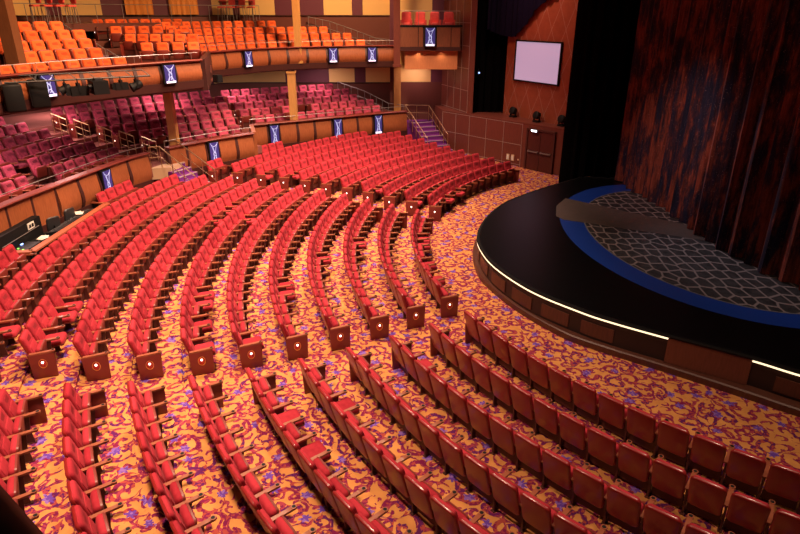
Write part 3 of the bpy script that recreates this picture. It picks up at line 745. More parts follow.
def parapet(name, pts, zb, zt, step, label, arts, flat_px=None, flip=1, band=.35):
    fine = resample(pts, .05); L = [0]
    for (a, _), (b, _) in zip(fine[:-1], fine[1:]): L.append(L[-1]+(b-a).length)
    N = [V((d.y, -d.x))*flip for p, d in fine]; zm = (zb+zt)/2
    def at(s):
        i = min(range(len(L)), key=lambda q: abs(L[q]-s)); return fine[i][0], N[i]
    aw = .64; br = [0]; spans = []
    cs = []
    for px, lab in arts:
        i = min(range(len(fine)), key=lambda q: abs(project((fine[q][0].x, fine[q][0].y, zm))[0]-px)); cs.append((L[i], lab))
    cur = 0
    for c_, lab in sorted(cs)+[(None, None)]:
        end = (c_-aw/2) if c_ is not None else L[-1]
        if end-cur > .15:
            n = max(1, round((end-cur)/step)); spans += [(cur+(end-cur)*k/n, cur+(end-cur)*(k+1)/n, None) for k in range(n)]
        if c_ is not None: spans.append((c_-aw/2, c_+aw/2, lab)); cur = c_+aw/2
    p0 = fine[0][0]; root = empty(name, (p0.x, p0.y, zb)); tag(root, label, 'balcony front'); off = M4.Translation((-p0.x, -p0.y, -zb))
    fp = npath(resample(pts, .3), 0, flip)
    MB().sweep(fp, [(-.12, zb-band), (.0, zb-band), (.08, zb-band+.05), (.10, zb+.04), (-.12, zb+.04)]).build('base_band', 'dark_brown', root, off)
    MB().sweep(fp, [(-.10, zb), (.03, zb), (.03, zt-.06), (-.10, zt-.06)]).build('backing', 'dark_brown', root, off)
    MB().sweep(fp, [(-.16, zt-.05), (.14, zt-.08), (.18, zt-.03), (.15, zt), (-.16, zt)]).build('rail_cap', 'end_panel', root, off)
    for s0, s1, lab in spans:
        a, na = at(s0); b, nb = at(s1); n = (na+nb).normalized(); d = (b-a).normalized(); g = .05
        if lab: art_panel(a+d*.02, b-d*.02, n, zb+.03, zt-.10, lab)
        else:
            fl = flat_px is not None and project(((a.x+b.x)/2, (a.y+b.y)/2, zm))[0] < flat_px
            m = MB(); bulge_panel(m, a+d*g, b-d*g, n, zb+.04, zt-.10, .085, flat=fl); m.build('wood_panel', 'panel_wood', root, off)
        fl2 = flat_px is not None and project((a.x, a.y, zm))[0] < flat_px
        m = MB(); bulge_panel(m, a-d*.07, a+d*.07, na, zb, zt-.08, .13, flat=fl2); m.build('rib', 'dark_brown', root, off)
    m = MB(); m.tube([(p.x-n.x*.1, p.y-n.y*.1, zt+.24) for p, n in fp], .013)
    for p, n in fp[::4]: m.tube([(p.x-n.x*.1, p.y-n.y*.1, zt-.01), (p.x-n.x*.1, p.y-n.y*.1, zt+.24)], .010)
    m.build('hand_rail', 'steel', root, off)
ST = 1.12
LZ0, LZ1, UZ0, UZ1 = 1.02, 2.2, 4.95, 5.85
parapet('balcony_parapet', S1, LZ0, LZ1, ST, 'curved wood-panelled lower balcony front behind the sound booth', [(103.5, 'glowing blue panel on the lower balcony front behind the booth')], 62)
parapet('balcony_parapet', S2, LZ0, LZ1, ST, 'short lower balcony front between purple stairs and the wooden step-back', [(212, 'glowing blue panel on lower balcony front right of purple stairs')])
parapet('balcony_parapet', S3, LZ0-.02, LZ1, ST, 'far lower balcony front running right to the side stairs', [(273.5, 'glowing blue panel at left end of far lower balcony front'), (336.5, 'glowing blue panel midway along far lower balcony front'), (376.5, 'glowing blue panel nearest the side stairs, lower balcony')])
parapet('gallery_parapet', U1, UZ0+.08, UZ1, ST, 'upper balcony front on the left, lighting rig hung before it', [(44, 'glowing blue panel on the upper front, partly behind lighting rig'), (167, 'glowing blue panel on upper balcony front right of the rig')], None, 1, .3)
parapet('gallery_parapet', U2, UZ0, UZ1, ST, 'upper balcony front on the far side, running to the box', [(245.5, 'leftmost glowing blue panel on the far upper balcony front'), (332.5, 'dark blue glowing panel midway on far upper balcony front'), (371.5, 'glowing blue panel on far upper front closest to box')], None, 1, .3)

# tiers
def offset_row(pts, d, step=.3):
    path = resample(pts, step); return [(p-V((t.y, -t.x))*d, t) for p, t in path]
def tiers(name, pts, n, z0, rise, pitch, first, thick, material, back=4.5):
    for k in range(n+1):
        d0 = .05 if k == 0 else first+pitch*(k-.62); d1 = first+pitch*(k+.38) if k < n else first+pitch*(k+.38)+back
        path = resample(pts, .5); vs = []; fs = []; z = z0+rise*k
        m = MB().sweep([(p, -V((t.y, -t.x))) for p, t in path], [(d0, z-rise-.02 if k else z-thick), (d1, z-rise-.02 if k else z-thick), (d1, z), (d0, z)])
        o = m.build('floor_%s_tier_%d' % (name, k+1), material); tag(o, kind='structure')
PIT = .85
LFIRST = .8
SJ = ext(S1, 0, 0)[:-1]+[(-10.5, 24.75)]+S2
tiers('lower', S1[:-1]+[(-10.45, 24.8)]+S2[:-1]+[(-6.8, 29.6)], 6, 1.47, .245, PIT, LFIRST, .35, 'tier_carpet', 3)
tiers('lower_far', [(-8.1, 31.3)]+S3[1:-1]+[(.3, 36.3)], 4, 1.47, .25, PIT, LFIRST, .35, 'tier_carpet', .6)
tiers('upper', [(-13.2, 11.5), (-12.7, 15.2), (-11.8, 18.47), (-10.65, 21.1), (-9.35, 23.25)], 5, 5.05, .30, PIT, LFIRST, .25, 'wainscot', 5)
tiers('upper_far', U2, 4, 5.14, .33, PIT, LFIRST, .25, 'wainscot', 1)
# flat underside of the upper balcony
soff = [p for p, t in resample(U1, .5)]+[V((-8.5, 28.5))]+[p for p, t in resample(U2, .5)]+[V((-.35, 39.2)), V((-10.5, 39.2)), V((-17.4, 33.9)), V((-20.4, 26)), V((-20.9, 11))]
o = MB().prism(soff, 4.70, 4.78).build('ceiling_lower', 'wainscot'); tag(o, kind='structure')

def left_of(p, a, b, m): a = V(a); b = V(b); d = (b-a).normalized(); return d.x*(p.y-a.y)-d.y*(p.x-a.x) > m
COLS = [onz(171, 147, 2.2).xy+V((0, .45)), onz(293, 121, 2.2).xy+V((0, .45)), onz(297, 47, 5.85).xy+V((0, .45)), onz(9, 70, 5.85).xy+V((0, .5))]
def balcony_seats(name, col, pts, rows, z0, rise, keep, group, lab, pitch=.585, turn=0):
    D = SD[col]; cache = {}; n_ = 0; used = []
    for k in range(rows):
        path = resample(pts, .02); d = LFIRST+PIT*k; z = z0+rise*k
        pos = [(p-V((t.y, -t.x))*d, t) for p, t in path]
        # walk at seat pitch
        runs = []; s = 0; last = pos[0][0]; cur = []
        for p, t in pos:
            s += (p-last).length; last = p
            if s >= pitch:
                s = 0
                if keep(p, k): cur.append((p, t))
                elif cur: runs.append(cur); cur = []
        if cur: runs.append(cur)
        for run in runs:
            run = [q for q in run if all((q[0]-u).length > .52 for u in used) and all((q[0]-u).length > .62 for u in COLS)]; used += [q[0] for q in run]
            vis = []
            for j, (p, t) in enumerate(run):
                x, y, w = project((p.x, p.y, z+.7))
                if -12 < x < 812 and -30 < y < 560: vis.append((j, p, t))
            for q, (j, p, t) in enumerate(vis):
                dn2 = random.random() < .06; kk = (dn2, j == 0, j == len(run)-1)
                if kk not in cache: cache[kk] = flat_mesh(D, dn2, kk[2], kk[1], name).mesh(name)
                o = bpy.data.objects.new(name, cache[kk]); COL.objects.link(o); nn = V((t.y, -t.x))
                o.location = (p.x, p.y, z); a1_ = atan2(nn.y, nn.x); a2_ = atan2(-p.y, -p.x); a1_ += ((a2_-a1_+pi) % (2*pi)-pi)*turn
                o.rotation_euler = (0, 0, a1_); n_ += 1
                tag(o, lab(k, len(vis)-1-q if 'left' in group else q), 'seat', group)
    print(name, group, n_)
def rowname(k): return 'front row' if k == 0 else '%s row up' % ORD[k]
balcony_seats('balcony_chair', 'maroon', S1[:-1]+[(-10.45, 24.8)]+[(-9.9, 25.9)], 6, 1.47, .245, lambda p, k: p.y < 24.6+.02*k,
              'maroon seats of the left lower balcony block', lambda k, j: 'maroon balcony seat, %s from the aisle rails, %s, left lower block' % (nth(j), rowname(k)))
balcony_seats('balcony_chair', 'maroon', [(-11, 23.4), (-10.4, 24.9)]+S2+[(-6.5, 29.8)], 6, 1.47, .245, lambda p, k: p.y > 26.65 and (p.x+7.2)*.80+(p.y-30.1)*.6 < .15 and (p.y > 32 or left_of(p, (-7.15, 29.2), (-7.8, 31.4), .55)),
              'maroon seats of the central lower balcony block', lambda k, j: 'maroon balcony seat, %s from the aisle rails, %s, central lower block' % (nth(j), rowname(k)), .63, .15)
balcony_seats('balcony_chair', 'maroon', [(-8.6, 31.0)]+S3+[(1.2, 36.6)], 5, 1.47, .255, lambda p, k: (p.x+7.2)*.80+(p.y-30.1)*.6 > .75 and p.x < -.9-.72*k and p.y < 38.6,
              'maroon seats of the far lower balcony block', lambda k, j: 'maroon balcony seat, %s from its left end, %s, far lower block' % (nth(j), rowname(k)))
def uline(p): return (p.x+10.4)*.57+(p.y-23.75)*.82   # aisle edge line in the upper balcony
balcony_seats('gallery_chair', 'orange', U1+[(-6.9, 26.8)], 5, 5.05, .30, lambda p, k: uline(p) < -.15,
              'orange-lit seats of the left upper balcony block', lambda k, j: 'orange-lit gallery seat, %s from the aisle stairs, %s, left upper block' % (nth(j), rowname(k)))
fm_ = {}
o = MB().prism([V((-9.3, 23.2)), V((-7.95, 25.0)), V((-9.1, 29.8)), V((-14.5, 30)), V((-14.2, 27.2)), V((-10.2, 24.0))], 4.8, 5.05).build('floor_upper_centre', 'wainscot'); tag(o, kind='structure')
for k, (xa, ya, xb, yb) in enumerate(((138, 44, 201, 43), (120, 35, 196, 35), (108, 27.3, 191, 26.6), (94, 20.3, 186, 19.5)), 1):
    zf = 5.05+.30*k; a = onz(xa, ya, zf+.95).xy; b = onz(xb, yb, zf+.95).xy; d = (b-a).normalized(); nn = V((d.y, -d.x)); L_ = (b-a).length; n = round(L_/.585)
    nn = -nn if nn.dot(-a) < 0 else nn
    o = MB().prism([a-d*.5+nn*.42, b+d*.3+nn*.42, b+d*.3-nn*(.62 if k < 4 else 3.), a-d*.5-nn*(.62 if k < 4 else 3.)], zf-.30, zf).build('floor_upper_centre_%d' % k, 'wainscot'); tag(o, kind='structure')
    for q in range(n):
        kk = (q == 5 and k == 2, q == n-1, q == 0)
        if kk not in fm_: fm_[kk] = flat_mesh(SD['orange'], kk[0], kk[1], kk[2], 'x').mesh('gallery_chair')
        p = a+d*(L_*(q+.5)/n); o = bpy.data.objects.new('gallery_chair', fm_[kk]); COL.objects.link(o); o.location = (p.x+nn.x*-.1, p.y-nn.y*.1, zf); o.rotation_euler = (0, 0, atan2(nn.y, nn.x))
        tag(o, 'orange-lit gallery seat, %s from the aisle stairs, %s, central upper block' % (nth(q), rowname(k)), 'seat', 'orange-lit seats of the central upper balcony block')
balcony_seats('gallery_chair', 'orange', [(-9.8, 28.9)]+U2, 4, 5.14, .33, lambda p, k: (p.x+9.1)*.5+(p.y-29.9)*.86 > .3 and p.x < [-1.9, -2.8, -4.1, -7.2][k] and p.y < 38.8,
              'orange-lit seats of the far upper balcony block', lambda k, j: 'orange-lit gallery seat, %s from its left end, %s, far upper block' % (nth(j), rowname(k)), .62, .15)

# step-backs joining the balcony fronts
def block_wall(name, a, b, z0, z1, material, t=.2):
    return wall_strip(name, [V(a), V(b)], z0, z1, material, t, 1)
block_wall('wall_step_lower', (-7.15, 29.2), (-7.8, 31.4), LZ0-.3, LZ1, 'panel_wood')
block_wall('wall_step_upper', (-7.95, 25.05), (-9.1, 29.85), UZ0-.3, UZ1, 'dark_brown')
# box at right
bx = empty('balcony_box', (1.6, 34.7, 5.5)); tag(bx, 'small wood-panelled side box with one glowing blue panel beside the grid wall', 'balcony box')
m = MB().box((0, 0, 1.38), (3.5, .2, .09)); m.build('rail_cap', 'black', bx)
MB().box((0, .05, .75), (3.4, .1, 1.2)).build('backing', 'dark_brown', bx)
MB().box((0, 1.4, .2), (3.3, 2.7, .14)).build('box_floor', 'dark_brown', bx)
for x0, x1 in ((-1.6, -.62), (-.6, -.35), (.38, 1.15), (1.17, 1.65)):
    MB().box(((x0+x1)/2, -.04, .82), (x1-x0-.02, .12, .98)).build('wood_panel', 'box_wood', bx)
MB().box((0, -.02, .22), (3.4, .16, .2)).build('base_band', 'dark_brown', bx)
m = MB().tube([(-1.65, 0, 2.12), (1.6, 0, 2.12)], .02)
for x in (-1.65, -.6, .5, 1.6): m.tube([(x, 0, 1.4), (x, 0, 2.12)], .015)
m.build('hand_rail', 'steel', bx)
art_panel(V((1.3, 34.62)), V((1.95, 34.62)), V((0, -1)), 5.85, 6.82, 'glowing blue panel on the front of the small side box')
# lit wood panel under the box, with its two downlights
o = MB().box((1.72, 34.95, 5.13), (2.9, .1, .98)).build('wall_box_base', 'lit_wood'); tag(o, kind='structure')
for x in (1.0, 2.3): spot('downlight', (x, 34.68, 5.58), (x, 34.95, 4.9), 110, 9, (1, .62, .35), 1, .05)
# four coral armchairs in the box
chairs = []
def box_chair():
    r = empty('box_armchair')
    m = MB(); m.pad(.54, .62, [(.02, -.06), (0, 0), (.02, .07), (.08, .09)], .1, mtx=frame((0, .22, .72), (1, 0, 0), (0, 0, 1))); m.build('backrest', 'coral_fabric', r)
    m = MB(); m.pad(.48, .5, [(.02, -.08), (0, 0), (.03, .07)], .08, mtx=M4.Translation((0, -.05, .42))); m.build('seat', 'coral_fabric', r)
    for s in (-1, 1): MB().box((s*.29, -.02, .38), (.08, .55, .5)).build('arm', 'coral_fabric', r)
    for sx in (-.28, .28):
        for sy in (-.25, .22): MB().box((sx, sy, .07), (.05, .05, .14)).build('leg', 'stand', r)
    return r
o0 = box_chair()
for q, x in enumerate((.35, 1.12, 1.92, 2.68)):
    o = o0 if q == 0 else copy_tree(o0); o.location = (x, 35.45, 6.55)
    tag(o, 'coral red armchair in the side box, %s from the left' % ORD[q], 'armchair', 'coral armchairs in the side box')
MB().box((0, .75, .64), (3.2, .9, .80)).build('chair_platform', 'dark_brown', bx)

# ------------------------------------------------------------------ columns
def column(px, py, z, z0, z1, w, material, label, dy=0):
    p = onz(px, py, z); o = empty('column', (p.x, p.y+dy, z0)); tag(o, label, 'column')
    MB().box((0, 0, (z1-z0)/2), (w, w, z1-z0)).build('shaft', material, o)
    MB().box((0, 0, .06), (w+.1, w+.1, .12)).build('plinth', material, o); MB().box((0, 0, z1-z0-.05), (w+.08, w+.08, .1)).build('capital', material, o)
column(170.5, 147, 2.2, 1.3, 4.70, .34, 'column_wood', 'square golden wood column on lower balcony beside purple stairs', .6)
column(293, 121, 2.2, 1.3, 4.70, .38, 'column_wood', 'square golden wood column behind far lower balcony front', .45)
column(397.5, 108, 2.2, 1.2, 4.70, .42, 'column_wood', 'square golden wood column at right end of lower balcony', .1)
column(297, 47, 5.85, 5.0, 12, .36, 'column_wood', 'square golden wood column rising behind far upper balcony front', .45)
column(9, 70, 5.85, 5.0, 12, .42, 'brown_wood', 'thick brown column at far left of upper balcony', .5)
column(397, 46, 5.85, 4.8, 12, .36, 'wall_wood', 'dark reddish column between upper balcony front and side box', -.35)

# ------------------------------------------------------------------ stairs and rails
def railing(name, pts, label, h=.9, step=.7, r=.02, bars=(1, .5), material='brass', drop=None):
    o = empty(name, tuple(pts[0])); tag(o, label, 'railing'); off = V(pts[0]); P = [V(p)-off for p in pts]
    m = MB().tube([p+V((0, 0, h)) for p in P], r*1.3); m.build('top_rail', material, o)
    for b in bars[1:]: MB().tube([p+V((0, 0, h*b)) for p in P], r*.8).build('lower_rail', material, o)
    for a, b in zip(P[:-1], P[1:]):
        n = max(1, round((b-a).length/step))
        for k in range(n): q = a.lerp(b, k/n); MB().tube([q, q+V((0, 0, h))], r).build('post', material, o)
    q = P[-1]; MB().tube([q, q+V((0, 0, h))], r).build('post', material, o)
    return o
def stairs(name, top, bot, width, n, ztop, zbot, label):
    top = V(top); bot = V(bot); d = bot-top; L = d.length; d = d.normalized(); w = V((-d.y, d.x))*width/2
    o = empty(name, (bot.x, bot.y, zbot)); tag(o, label, 'stairs'); off = M4.Translation((-bot.x, -bot.y, -zbot))
    for k in range(n):
        z = ztop-(ztop-zbot)*(k)/n; a = top+d*L*k/n; b = top+d*L*(k+1)/n
        t = MB().prism([a+w, b+w, b-w, a-w], zbot-.02, z).build('step', 'purple_carpet', o, off)
        e = b-d*.05; MB().prism([e+w, b+d*.01+w, b+d*.01-w, e-w], z-.03, z+.006).build('step_nosing', 'stair_nosing', t)
    return o
tr = onz(425, 117, 1.47).xy; tr = V((1.35, 37.2)); br = V((2.05, 33.9))
stairs('side_stairs', (1.2, 37.0), (2.4, 33.75), 1.35, 7, 1.47, .18, 'purple carpeted stairs climbing along the wood wall to lower balcony')
o = MB().prism([V((-.35, 36.4)), V((.5, 36.5)), V((2.1, 37.05)), V((2.1, 37.7)), V((-.35, 37.7))], .3, 1.47).build('floor_landing_right', 'purple_carpet'); tag(o, kind='structure')
railing('stair_railing', [(.35, 36.95, 1.47), (1.55, 33.45, .2)], 'brass railing on the seat side of the far purple stairs')
railing('stair_railing', [(.3, 37.35, 1.47), (1.75, 37.2, 1.47), (2.72, 34.15, .3)], 'brass railing on the wall side of the far purple stairs')
stairs('aisle_stairs', (-10.0, 25.75), (-8.25, 24.95), 1.1, 6, 1.47, .40, 'purple stairs from red seats up to lower balcony aisle')
o = MB().prism([V((-10.62, 24.85)), V((-9.75, 25.15)), V((-9.5, 26.2)), V((-10.2, 26.0))], 1.0, 1.475).build('floor_landing_left', 'beige'); tag(o, kind='structure')
railing('stair_railing', [(-10.3, 26.2, 1.47), (-9.8, 26.3, 1.47), (-8.0, 25.45, .40)], 'brass railing on far side of the aisle stairs')
railing('stair_railing', [(-10.5, 24.95, 1.47), (-10.1, 25.1, 1.47), (-8.5, 24.35, .40)], 'brass railing on the booth side of aisle stairs')
stairs('aisle_stairs', (-13.4, 26.1), (-9.75, 23.75), .95, 8, 6.25, 5.02, 'purple carpeted aisle steps between orange-lit seats on the upper balcony')
# short aisle rails beside each lower balcony row
for k in range(1, 6):
    d = LFIRST+PIT*k; x = -10.0-.93*k; z = 1.47+.245*k
    railing('aisle_rail', [(x+.25, 26.25, z-.245), (x-.35, 26.25, z)], 'short brass aisle rail beside %s, lower balcony' % rowname(k), .85, .3, .018, (1, .66, .33))
for k in range(1, 5):
    x = -10.45-.78*k; y = 24.35+.52*k; z = 5.05+.30*k
    railing('aisle_rail', [(x+.3, y-.12, z-.3), (x-.3, y+.15, z)], 'short steel aisle rail beside %s, upper balcony' % rowname(k), .85, .3, .018, (1, .66, .33), 'steel')
rr = [(-5.5, 38.9, 6.35), (-4.2, 38.7, 6.1), (-2.9, 38.2, 5.7), (-1.4, 37.5, 5.2), (-.6, 37.0, 5.15)]
railing('gallery_railing', rr, 'steel stepped railing down the far end of upper balcony', .95, .45, .018, (1, .55), 'steel')
railing('balcony_railing', [(-3.9, 39.0, 2.6), (-2.2, 38.5, 2.1), (-.7, 37.5, 1.5), (.2, 37.0, 1.47)], 'steel stepped railing down the far end of lower balcony', .95, .45, .018, (1, .55), 'steel')
# back rail behind the upper seats
railing('gallery_railing', [(-16.8, 27.5, 7.05), (-15.6, 30.6, 7.05), (-12.2, 34.7, 7.05), (-9.8, 36.9, 7.05), (-8.2, 37.9, 7.05)], 'thin steel rail behind the last row of orange-lit seats', .85, 1.2, .014, (1,), 'steel')

# high tables and bar stools at the back of the upper level
o = MB().prism([V((-16.8, 27.2)), V((-15.7, 30.3)), V((-12.3, 34.4)), V((-9.8, 36.8)), V((-7.9, 38)), V((-8.5, 39.2)), V((-10.5, 39.2)), V((-17.4, 33.9)), V((-19.4, 28))], 6.7, 7.05).build('floor_gallery_back', 'wainscot'); tag(o, kind='structure')
def bar_stool():
    r = empty('bar_stool'); m = MB()
    m.pad(.42, .34, [(.01, -.03), (0, 0), (.02, .03)], .06, mtx=frame((0, .18, 1.02), (1, 0, 0), (0, 0, 1))); m.build('backrest', 'coral_fabric', r)
    MB().pad(.42, .4, [(0, -.03), (0, .02), (.03, .05)], .06, mtx=M4.Translation((0, 0, .76))).build('seat', 'coral_fabric', r)
    for sx in (-1, 1):
        for sy in (-1, 1): MB().tube([(sx*.22, sy*.2, 0), (sx*.17, sy*.15, .74)], .015).build('leg', 'steel', r)
    MB().tube([(-.2, -.18, .3), (.2, -.18, .3)], .012).build('footrest', 'steel', r); return r
bs = bar_stool()
def az(px, dist): a = atan2((px-400)/F_PX, cos(PITCH)+sin(PITCH)*(.43)); return V((sin(a)*dist, cos(a)*dist))
first = True
for px, dist, place in ((36, 33.8, 'behind left orange seats, leftmost'), (47, 33.2, 'behind left orange seats, second'), (59, 33.5, 'behind left orange seats, third'), (71, 33.8, 'behind left orange seats, rightmost'),
                        (222, 39.4, 'by the far table, leftmost'), (231, 38.9, 'by the far table, second'), (241, 38.8, 'by the far table, third'), (251, 38.9, 'by the far table, rightmost')):
    o = bs if first else copy_tree(bs); first = False; p = az(px, dist); o.location = (p.x, p.y, 7.05); o.rotation_euler = (0, 0, -.6 if px < 200 else -.2)
    tag(o, 'red bar stool with metal legs %s' % place, 'bar stool', 'red bar stools on upper level')
for px, dist, w_ in ((53, 34.9, 'behind left orange seats'), (237, 39.3, 'behind far orange seats')):
    p = az(px, dist); t = empty('high_table', (p.x, p.y, 7.05)); t.rotation_euler = (0, 0, .4 if px < 200 else 0)
    tag(t, 'long dark high table with steel legs %s' % w_, 'table')
    MB().box((0, 0, 1.05), (2.0, .5, .05)).build('tabletop', 'dark_brown', t)
    for sx in (-.9, .9): MB().tube([(sx, 0, 0), (sx, 0, 1.03)], .03).build('leg', 'steel', t)

# ------------------------------------------------------------------ sound booth
Bz = 1.12
b_in = [onz(-25, 254, Bz), onz(32, 251, Bz), onz(107, 203, Bz), onz(62, 200.5, Bz)]
booth = empty('sound_booth', (-11.4, 18.5, .3)); tag(booth, 'sound booth desk walled by a reddish wood counter below the lower balcony', 'booth')
off = M4.Translation((11.4, -18.5, -.3))
bp = [p.xy for p in b_in]
def poly_wall(mb_, pts, z0, z1, w0, w1):
    for a, b in zip(pts[:-1], pts[1:]):
        d = (b-a).normalized(); n = V((d.y, -d.x)); mb_.prism([a+n*w0-d*.0, b+n*w0, b-n*w1, a-n*w1], z0, z1)
m = MB(); poly_wall(m, bp[:3], Bz-.05, Bz, .11, .11); poly_wall(m, bp[2:], Bz-.05, Bz, .06, .06); m.build('counter_top', 'booth_wood', booth, off)
m = MB(); poly_wall(m, bp[:3], .25, Bz-.05, .06, -.0); poly_wall(m, bp[2:], .25, Bz-.05, .03, .03); m.build('counter_wall', 'black', booth, off)
m = MB().prism([bp[0], bp[1], bp[2], bp[3], V((-12.1, 17.5)), V((-12.3, 15.5))], .25, .33); m.build('booth_floor', 'black', booth, off)
# mixing desks along the counter
dA = (bp[2]-bp[1]).normalized(); ang = atan2(dA.y, dA.x); nA = V((-dA.y, dA.x))
def in_booth(s, q): return bp[1]+dA*s+nA*q
def thing(name, loc, rz, label, cat): o = empty(name, loc, rz); tag(o, label, cat); return o
c = in_booth(2.9, .34); md = thing('mixing_console', (c.x, c.y, .33), ang, 'long grey sound mixing console in booth behind wooden counter', 'mixing console')
MB().box((0, 0, .3), (2.4, .36, .6)).build('desk', 'black', md)
MB().add([(-1.2, -.2, .6), (1.2, -.2, .6), (1.2, .2, .6), (-1.2, .2, .6), (-1.2, -.2, .80), (1.2, -.2, .80), (1.2, .2, .72), (-1.2, .2, .72)], [(0, 3, 2, 1), (4, 5, 6, 7), (0, 1, 5, 4), (1, 2, 6, 5), (2, 3, 7, 6), (3, 0, 4, 7)]).build('console_body', 'dark_metal', md)
m = MB()
for k in range(24): m.box((-1.15+.1*k, .0+.06*random.random(), .765), (.02, .05, .03))
m.build('fader_row', 'grey_plastic', md, None); md.children[-1]['kind'] = 'stuff'
c = in_booth(.45, .42); m2 = thing('lighting_desk', (c.x, c.y, .33), ang, 'small lighting desk with green and blue lamps at left of booth', 'lighting desk')
MB().box((0, 0, .33), (1.0, .45, .66)).build('desk', 'black', m2); MB().box((0, 0, .71), (.8, .4, .1)).build('console_body', 'dark_metal', m2)
MB().box((-.35, -.1, .775), (.05, .04, .02)).box((-.25, .1, .775), (.04, .04, .02)).build('green_lamp', 'green_led', m2); MB().box((.1, .2, .78), (.1, .04, .03)).build('blue_lamp', 'blue_led', m2)
for s, q, a_, w_ in ((3.5, .34, .3, 'on the mixing console'), (1.3, .42, -.3, 'between the two booth desks')):
    c = in_booth(s, q); o = MB().box((0, 0, 0), (.3, .21, .012)).box((.06, .05, .012), (.3, .21, .012), rz=.3).build('paper_sheets', 'paper'); o.location = (c.x, c.y, 1.135 if s > 2 else 1.03); o.rotation_euler = (0, 0, ang+a_)
    tag(o, 'white paper sheets %s' % w_, 'papers')
c = in_booth(1.3, .42); o = thing('side_cabinet', (c.x, c.y, .33), ang, 'black low cabinet under papers between the booth desks', 'cabinet'); MB().box((0, 0, .35), (.5, .5, .69)).build('body', 'black', o); MB().box((0, -.26, .4), (.4, .02, .5)).build('door', 'dark_metal', o)
def office_chair(c, rz, lab):
    o = thing('office_chair', (c.x, c.y, .33), rz, lab, 'chair')
    MB().pad(.46, .5, [(.02, -.03), (0, 0), (.03, .05)], .1, mtx=frame((0, .22, .85), (1, 0, 0), (0, .15, 1))).build('backrest', 'dark_metal', o)
    MB().pad(.48, .46, [(0, -.04), (0, .02), (.04, .05)], .1, mtx=M4.Translation((0, 0, .48))).build('seat', 'dark_metal', o)
    MB().tube([(0, 0, .1), (0, 0, .45)], .03).build('post', 'black', o); MB().tube([(0, .2, .5), (0, .27, .8)], .02).build('back_bracket', 'black', o)
    for k in range(5): MB().tube([(0, 0, .12), (.26*cos(k*1.257), .26*sin(k*1.257), .03)], .02).build('leg', 'black', o)
office_chair(in_booth(2.35, .75), ang+2.6, 'black office chair in booth near the flat wood panels'); office_chair(in_booth(3.2, .72), ang+2.9, 'black office chair at the right end of booth')
c = in_booth(2.0, .8); fe = thing('fire_extinguisher', (c.x-.1, c.y, .33), 0, 'red fire extinguisher standing against booth back panels', 'fire extinguisher')
MB().lathe([(.07, 0), (.085, .04), (.085, .42), (.05, .5), (.025, .53)], n=12).build('cylinder', 'extinguisher', fe); MB().box((0, 0, .57), (.05, .12, .05)).build('valve', 'black', fe); MB().tube([(0, .05, .56), (.1, .08, .5), (.1, .05, .25)], .012).build('hose', 'black', fe)
c = in_booth(.6, .86); rk = thing('equipment_rack', (c.x, c.y, .33), ang, 'black equipment rack with a white socket plate in booth', 'equipment rack')
MB().box((0, 0, .62), (2.6, .24, 1.24)).build('case', 'black', rk)
MB().box((.75, -.13, 1.1), (.34, .02, .2)).build('socket_plate', 'white_plastic', rk); MB().box((.68, -.145, 1.1), (.09, .02, .1)).box((.82, -.145, 1.1), (.09, .02, .1)).build('socket', 'black', rk)
MB().tube([(-.8, -.16, .95), (1.1, -.16, .98)], .012).build('cable_rail', 'steel', rk)

# ------------------------------------------------------------------ lighting rig in front of the upper balcony
def rig_pt(px, py, z): return onz(px, py, z)
r0, r1_ = onz(-5, 84, 5.62), onz(150, 76, 5.62)
rig = empty('lighting_bar', tuple(r0)); tag(rig, 'steel lighting bar slung in front of the upper balcony front', 'lighting bar')
dl = r1_-r0; MB().tube([(0, 0, 0), tuple(dl)], .03).build('front_tube', 'dark_metal', rig); MB().tube([(-.25, .05, .18), tuple(dl+V((-.25, .05, .18)))], .02).build('rear_tube', 'dark_metal', rig)
for k in range(9):
    p = dl*(k/8); MB().tube([tuple(p), tuple(p+V((-.25, .05, .18))), tuple(p+V((-.9, .45, .1)))], .014).build('bracket', 'steel', rig)
def lamp(px, s, kind, label):
    t = (onz(px, 80, 5.62)-r0).dot(dl.normalized()); p = r0+dl.normalized()*t+V((.05, -.03, 0)); o = empty('stage_lantern', tuple(p)); tag(o, label, 'stage lamp')
    o.rotation_euler = (0, 0, -.9)
    MB().tube([(0, 0, .03), (0, 0, -.12*s)], .02).build('clamp', 'black', o)
    MB().box((-.17*s, 0, -.25*s), (.02, .06, .3*s)).box((.17*s, 0, -.25*s), (.02, .06, .3*s)).box((0, 0, -.11*s), (.36*s, .06, .02)).build('yoke', 'black', o)
    if kind == 'round': MB().lathe([(.08, -.22), (.14, -.2), (.16, 0), (.15, .12), (.18, .16), (.18, .22)], n=14, mtx=M4.Translation((0, 0, -.33*s)) @ M4.Scale(s, 4) @ M4.Rotation(R_(110), 4, 'X')).build('lamp_head', 'black', o)
    else: MB().box((0, 0, -.34*s), (.32*s, .5*s, .28*s)).box((0, -.3*s, -.34*s), (.22*s, .14*s, .22*s)).build('lamp_head', 'black', o)
lamp(62, .8, 'round', 'black round lantern left of the large black box on the bar')
lamp(76, 1.0, 'box', 'black box lantern just left of the large black box')
lamp(124, .8, 'box', 'black lantern right of the large black box on bar')
lamp(142, .85, 'round', 'black round lantern at right end of lighting bar')
t = (onz(96, 80, 5.62)-r0).dot(dl.normalized()); p = r0+dl.normalized()*t+V((.15, -.1, -.22))
o = thing('projector', tuple(p), -.9, 'large black box projector hung on the lighting bar', 'projector')
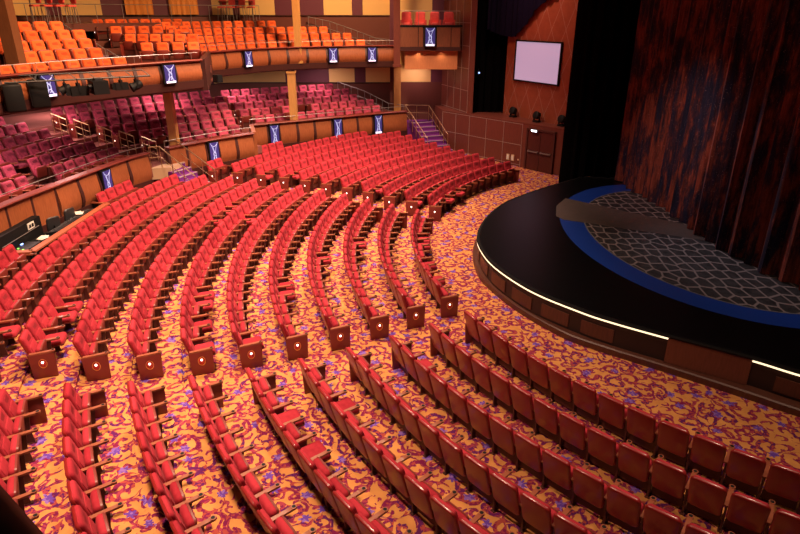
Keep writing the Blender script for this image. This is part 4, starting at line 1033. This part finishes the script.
MB().box((0, 0, -.02), (.72, .45, .4)).build('case', 'black', o); MB().lathe([(.1, 0), (.11, .12)], n=14, mtx=M4.Translation((.15, -.22, 0)) @ M4.Rotation(R_(90), 4, 'X')).build('lens', 'black_gloss', o); MB().box((0, 0, .21), (.3, .2, .06)).build('mount', 'dark_metal', o)
for px, py, w_, h_, lab in ((9, 100, .95, .8, 'big black loudspeaker at left edge below upper balcony front'), (36, 97, .5, .85, 'tall black loudspeaker beside the blue panel on the left')):
    p = onz(px, py, 5.1); o = thing('loudspeaker', (p.x+.2, p.y-.2, 4.8), -.8, lab, 'loudspeaker')
    MB().pad(w_, h_, [(.02, -.25), (0, -.22), (0, .2), (.03, .25)], .06, mtx=frame((0, 0, h_/2), (1, 0, 0), (0, 0, 1))).build('cabinet', 'black', o)
    MB().box((0, -.25, h_/2), (w_*.8, .03, h_*.8)).build('grille', 'dark_metal', o); MB().tube([(0, 0, h_), (-.2, .2, h_+.25)], .03).build('bracket', 'dark_metal', o)
p = onz(211, 77, 5.05); o = thing('loudspeaker', (p.x+.35, p.y-.25, 4.85), -.6, 'small black loudspeaker under the step in upper balcony front', 'loudspeaker')
MB().box((0, 0, .15), (.32, .25, .3)).build('cabinet', 'black', o); MB().box((0, -.13, .15), (.26, .02, .24)).build('grille', 'dark_metal', o); MB().tube([(0, .1, .15), (-.3, .3, .2)], .02).build('bracket', 'dark_metal', o)

# ------------------------------------------------------------------ the black rail of the photographer's own balcony, bottom left
def near(x, y, dist): d = (FW+V((1, 0, 0))*((x-400)/F_PX)-UP*((y-267)/F_PX)).normalized(); return V((0, 0, CAM_H))+d*dist
q0, q1 = near(-152, 503, 1.5), near(-18, 650, 1.5)
o = empty('guard_rail', tuple(q1)); tag(o, 'black rounded guard rail cutting across the bottom left corner', 'rail')
e = (q0-q1).normalized(); MB().tube([tuple((q0-q1)+e*.6), (0, 0, 0), tuple(-e*.5)], .18, n=16).build('top_rail', 'black', o)
MB().tube([(0, 0, 0), (0, 0, -1.0)], .04).build('post', 'black', o)

p = onz(478.5, 68, 4.55); o = empty('indicator_lamp', (4.35, 34.55, 4.45)); tag(o, 'tiny blue white indicator lamp glowing in the black opening by the screen', 'lamp')
MB().box((0, 0, .05), (.14, .12, .14)).build('housing', 'black', o); MB().lathe([(.045, -.08), (.04, -.06)], n=10, mtx=M4.Translation((0, 0, .05)) @ M4.Rotation(R_(-90), 4, 'X')).build('lens', 'blue_led', o)
MB().tube([(0, 0, .05), (0, .3, .25)], .02).build('bracket', 'black', o)
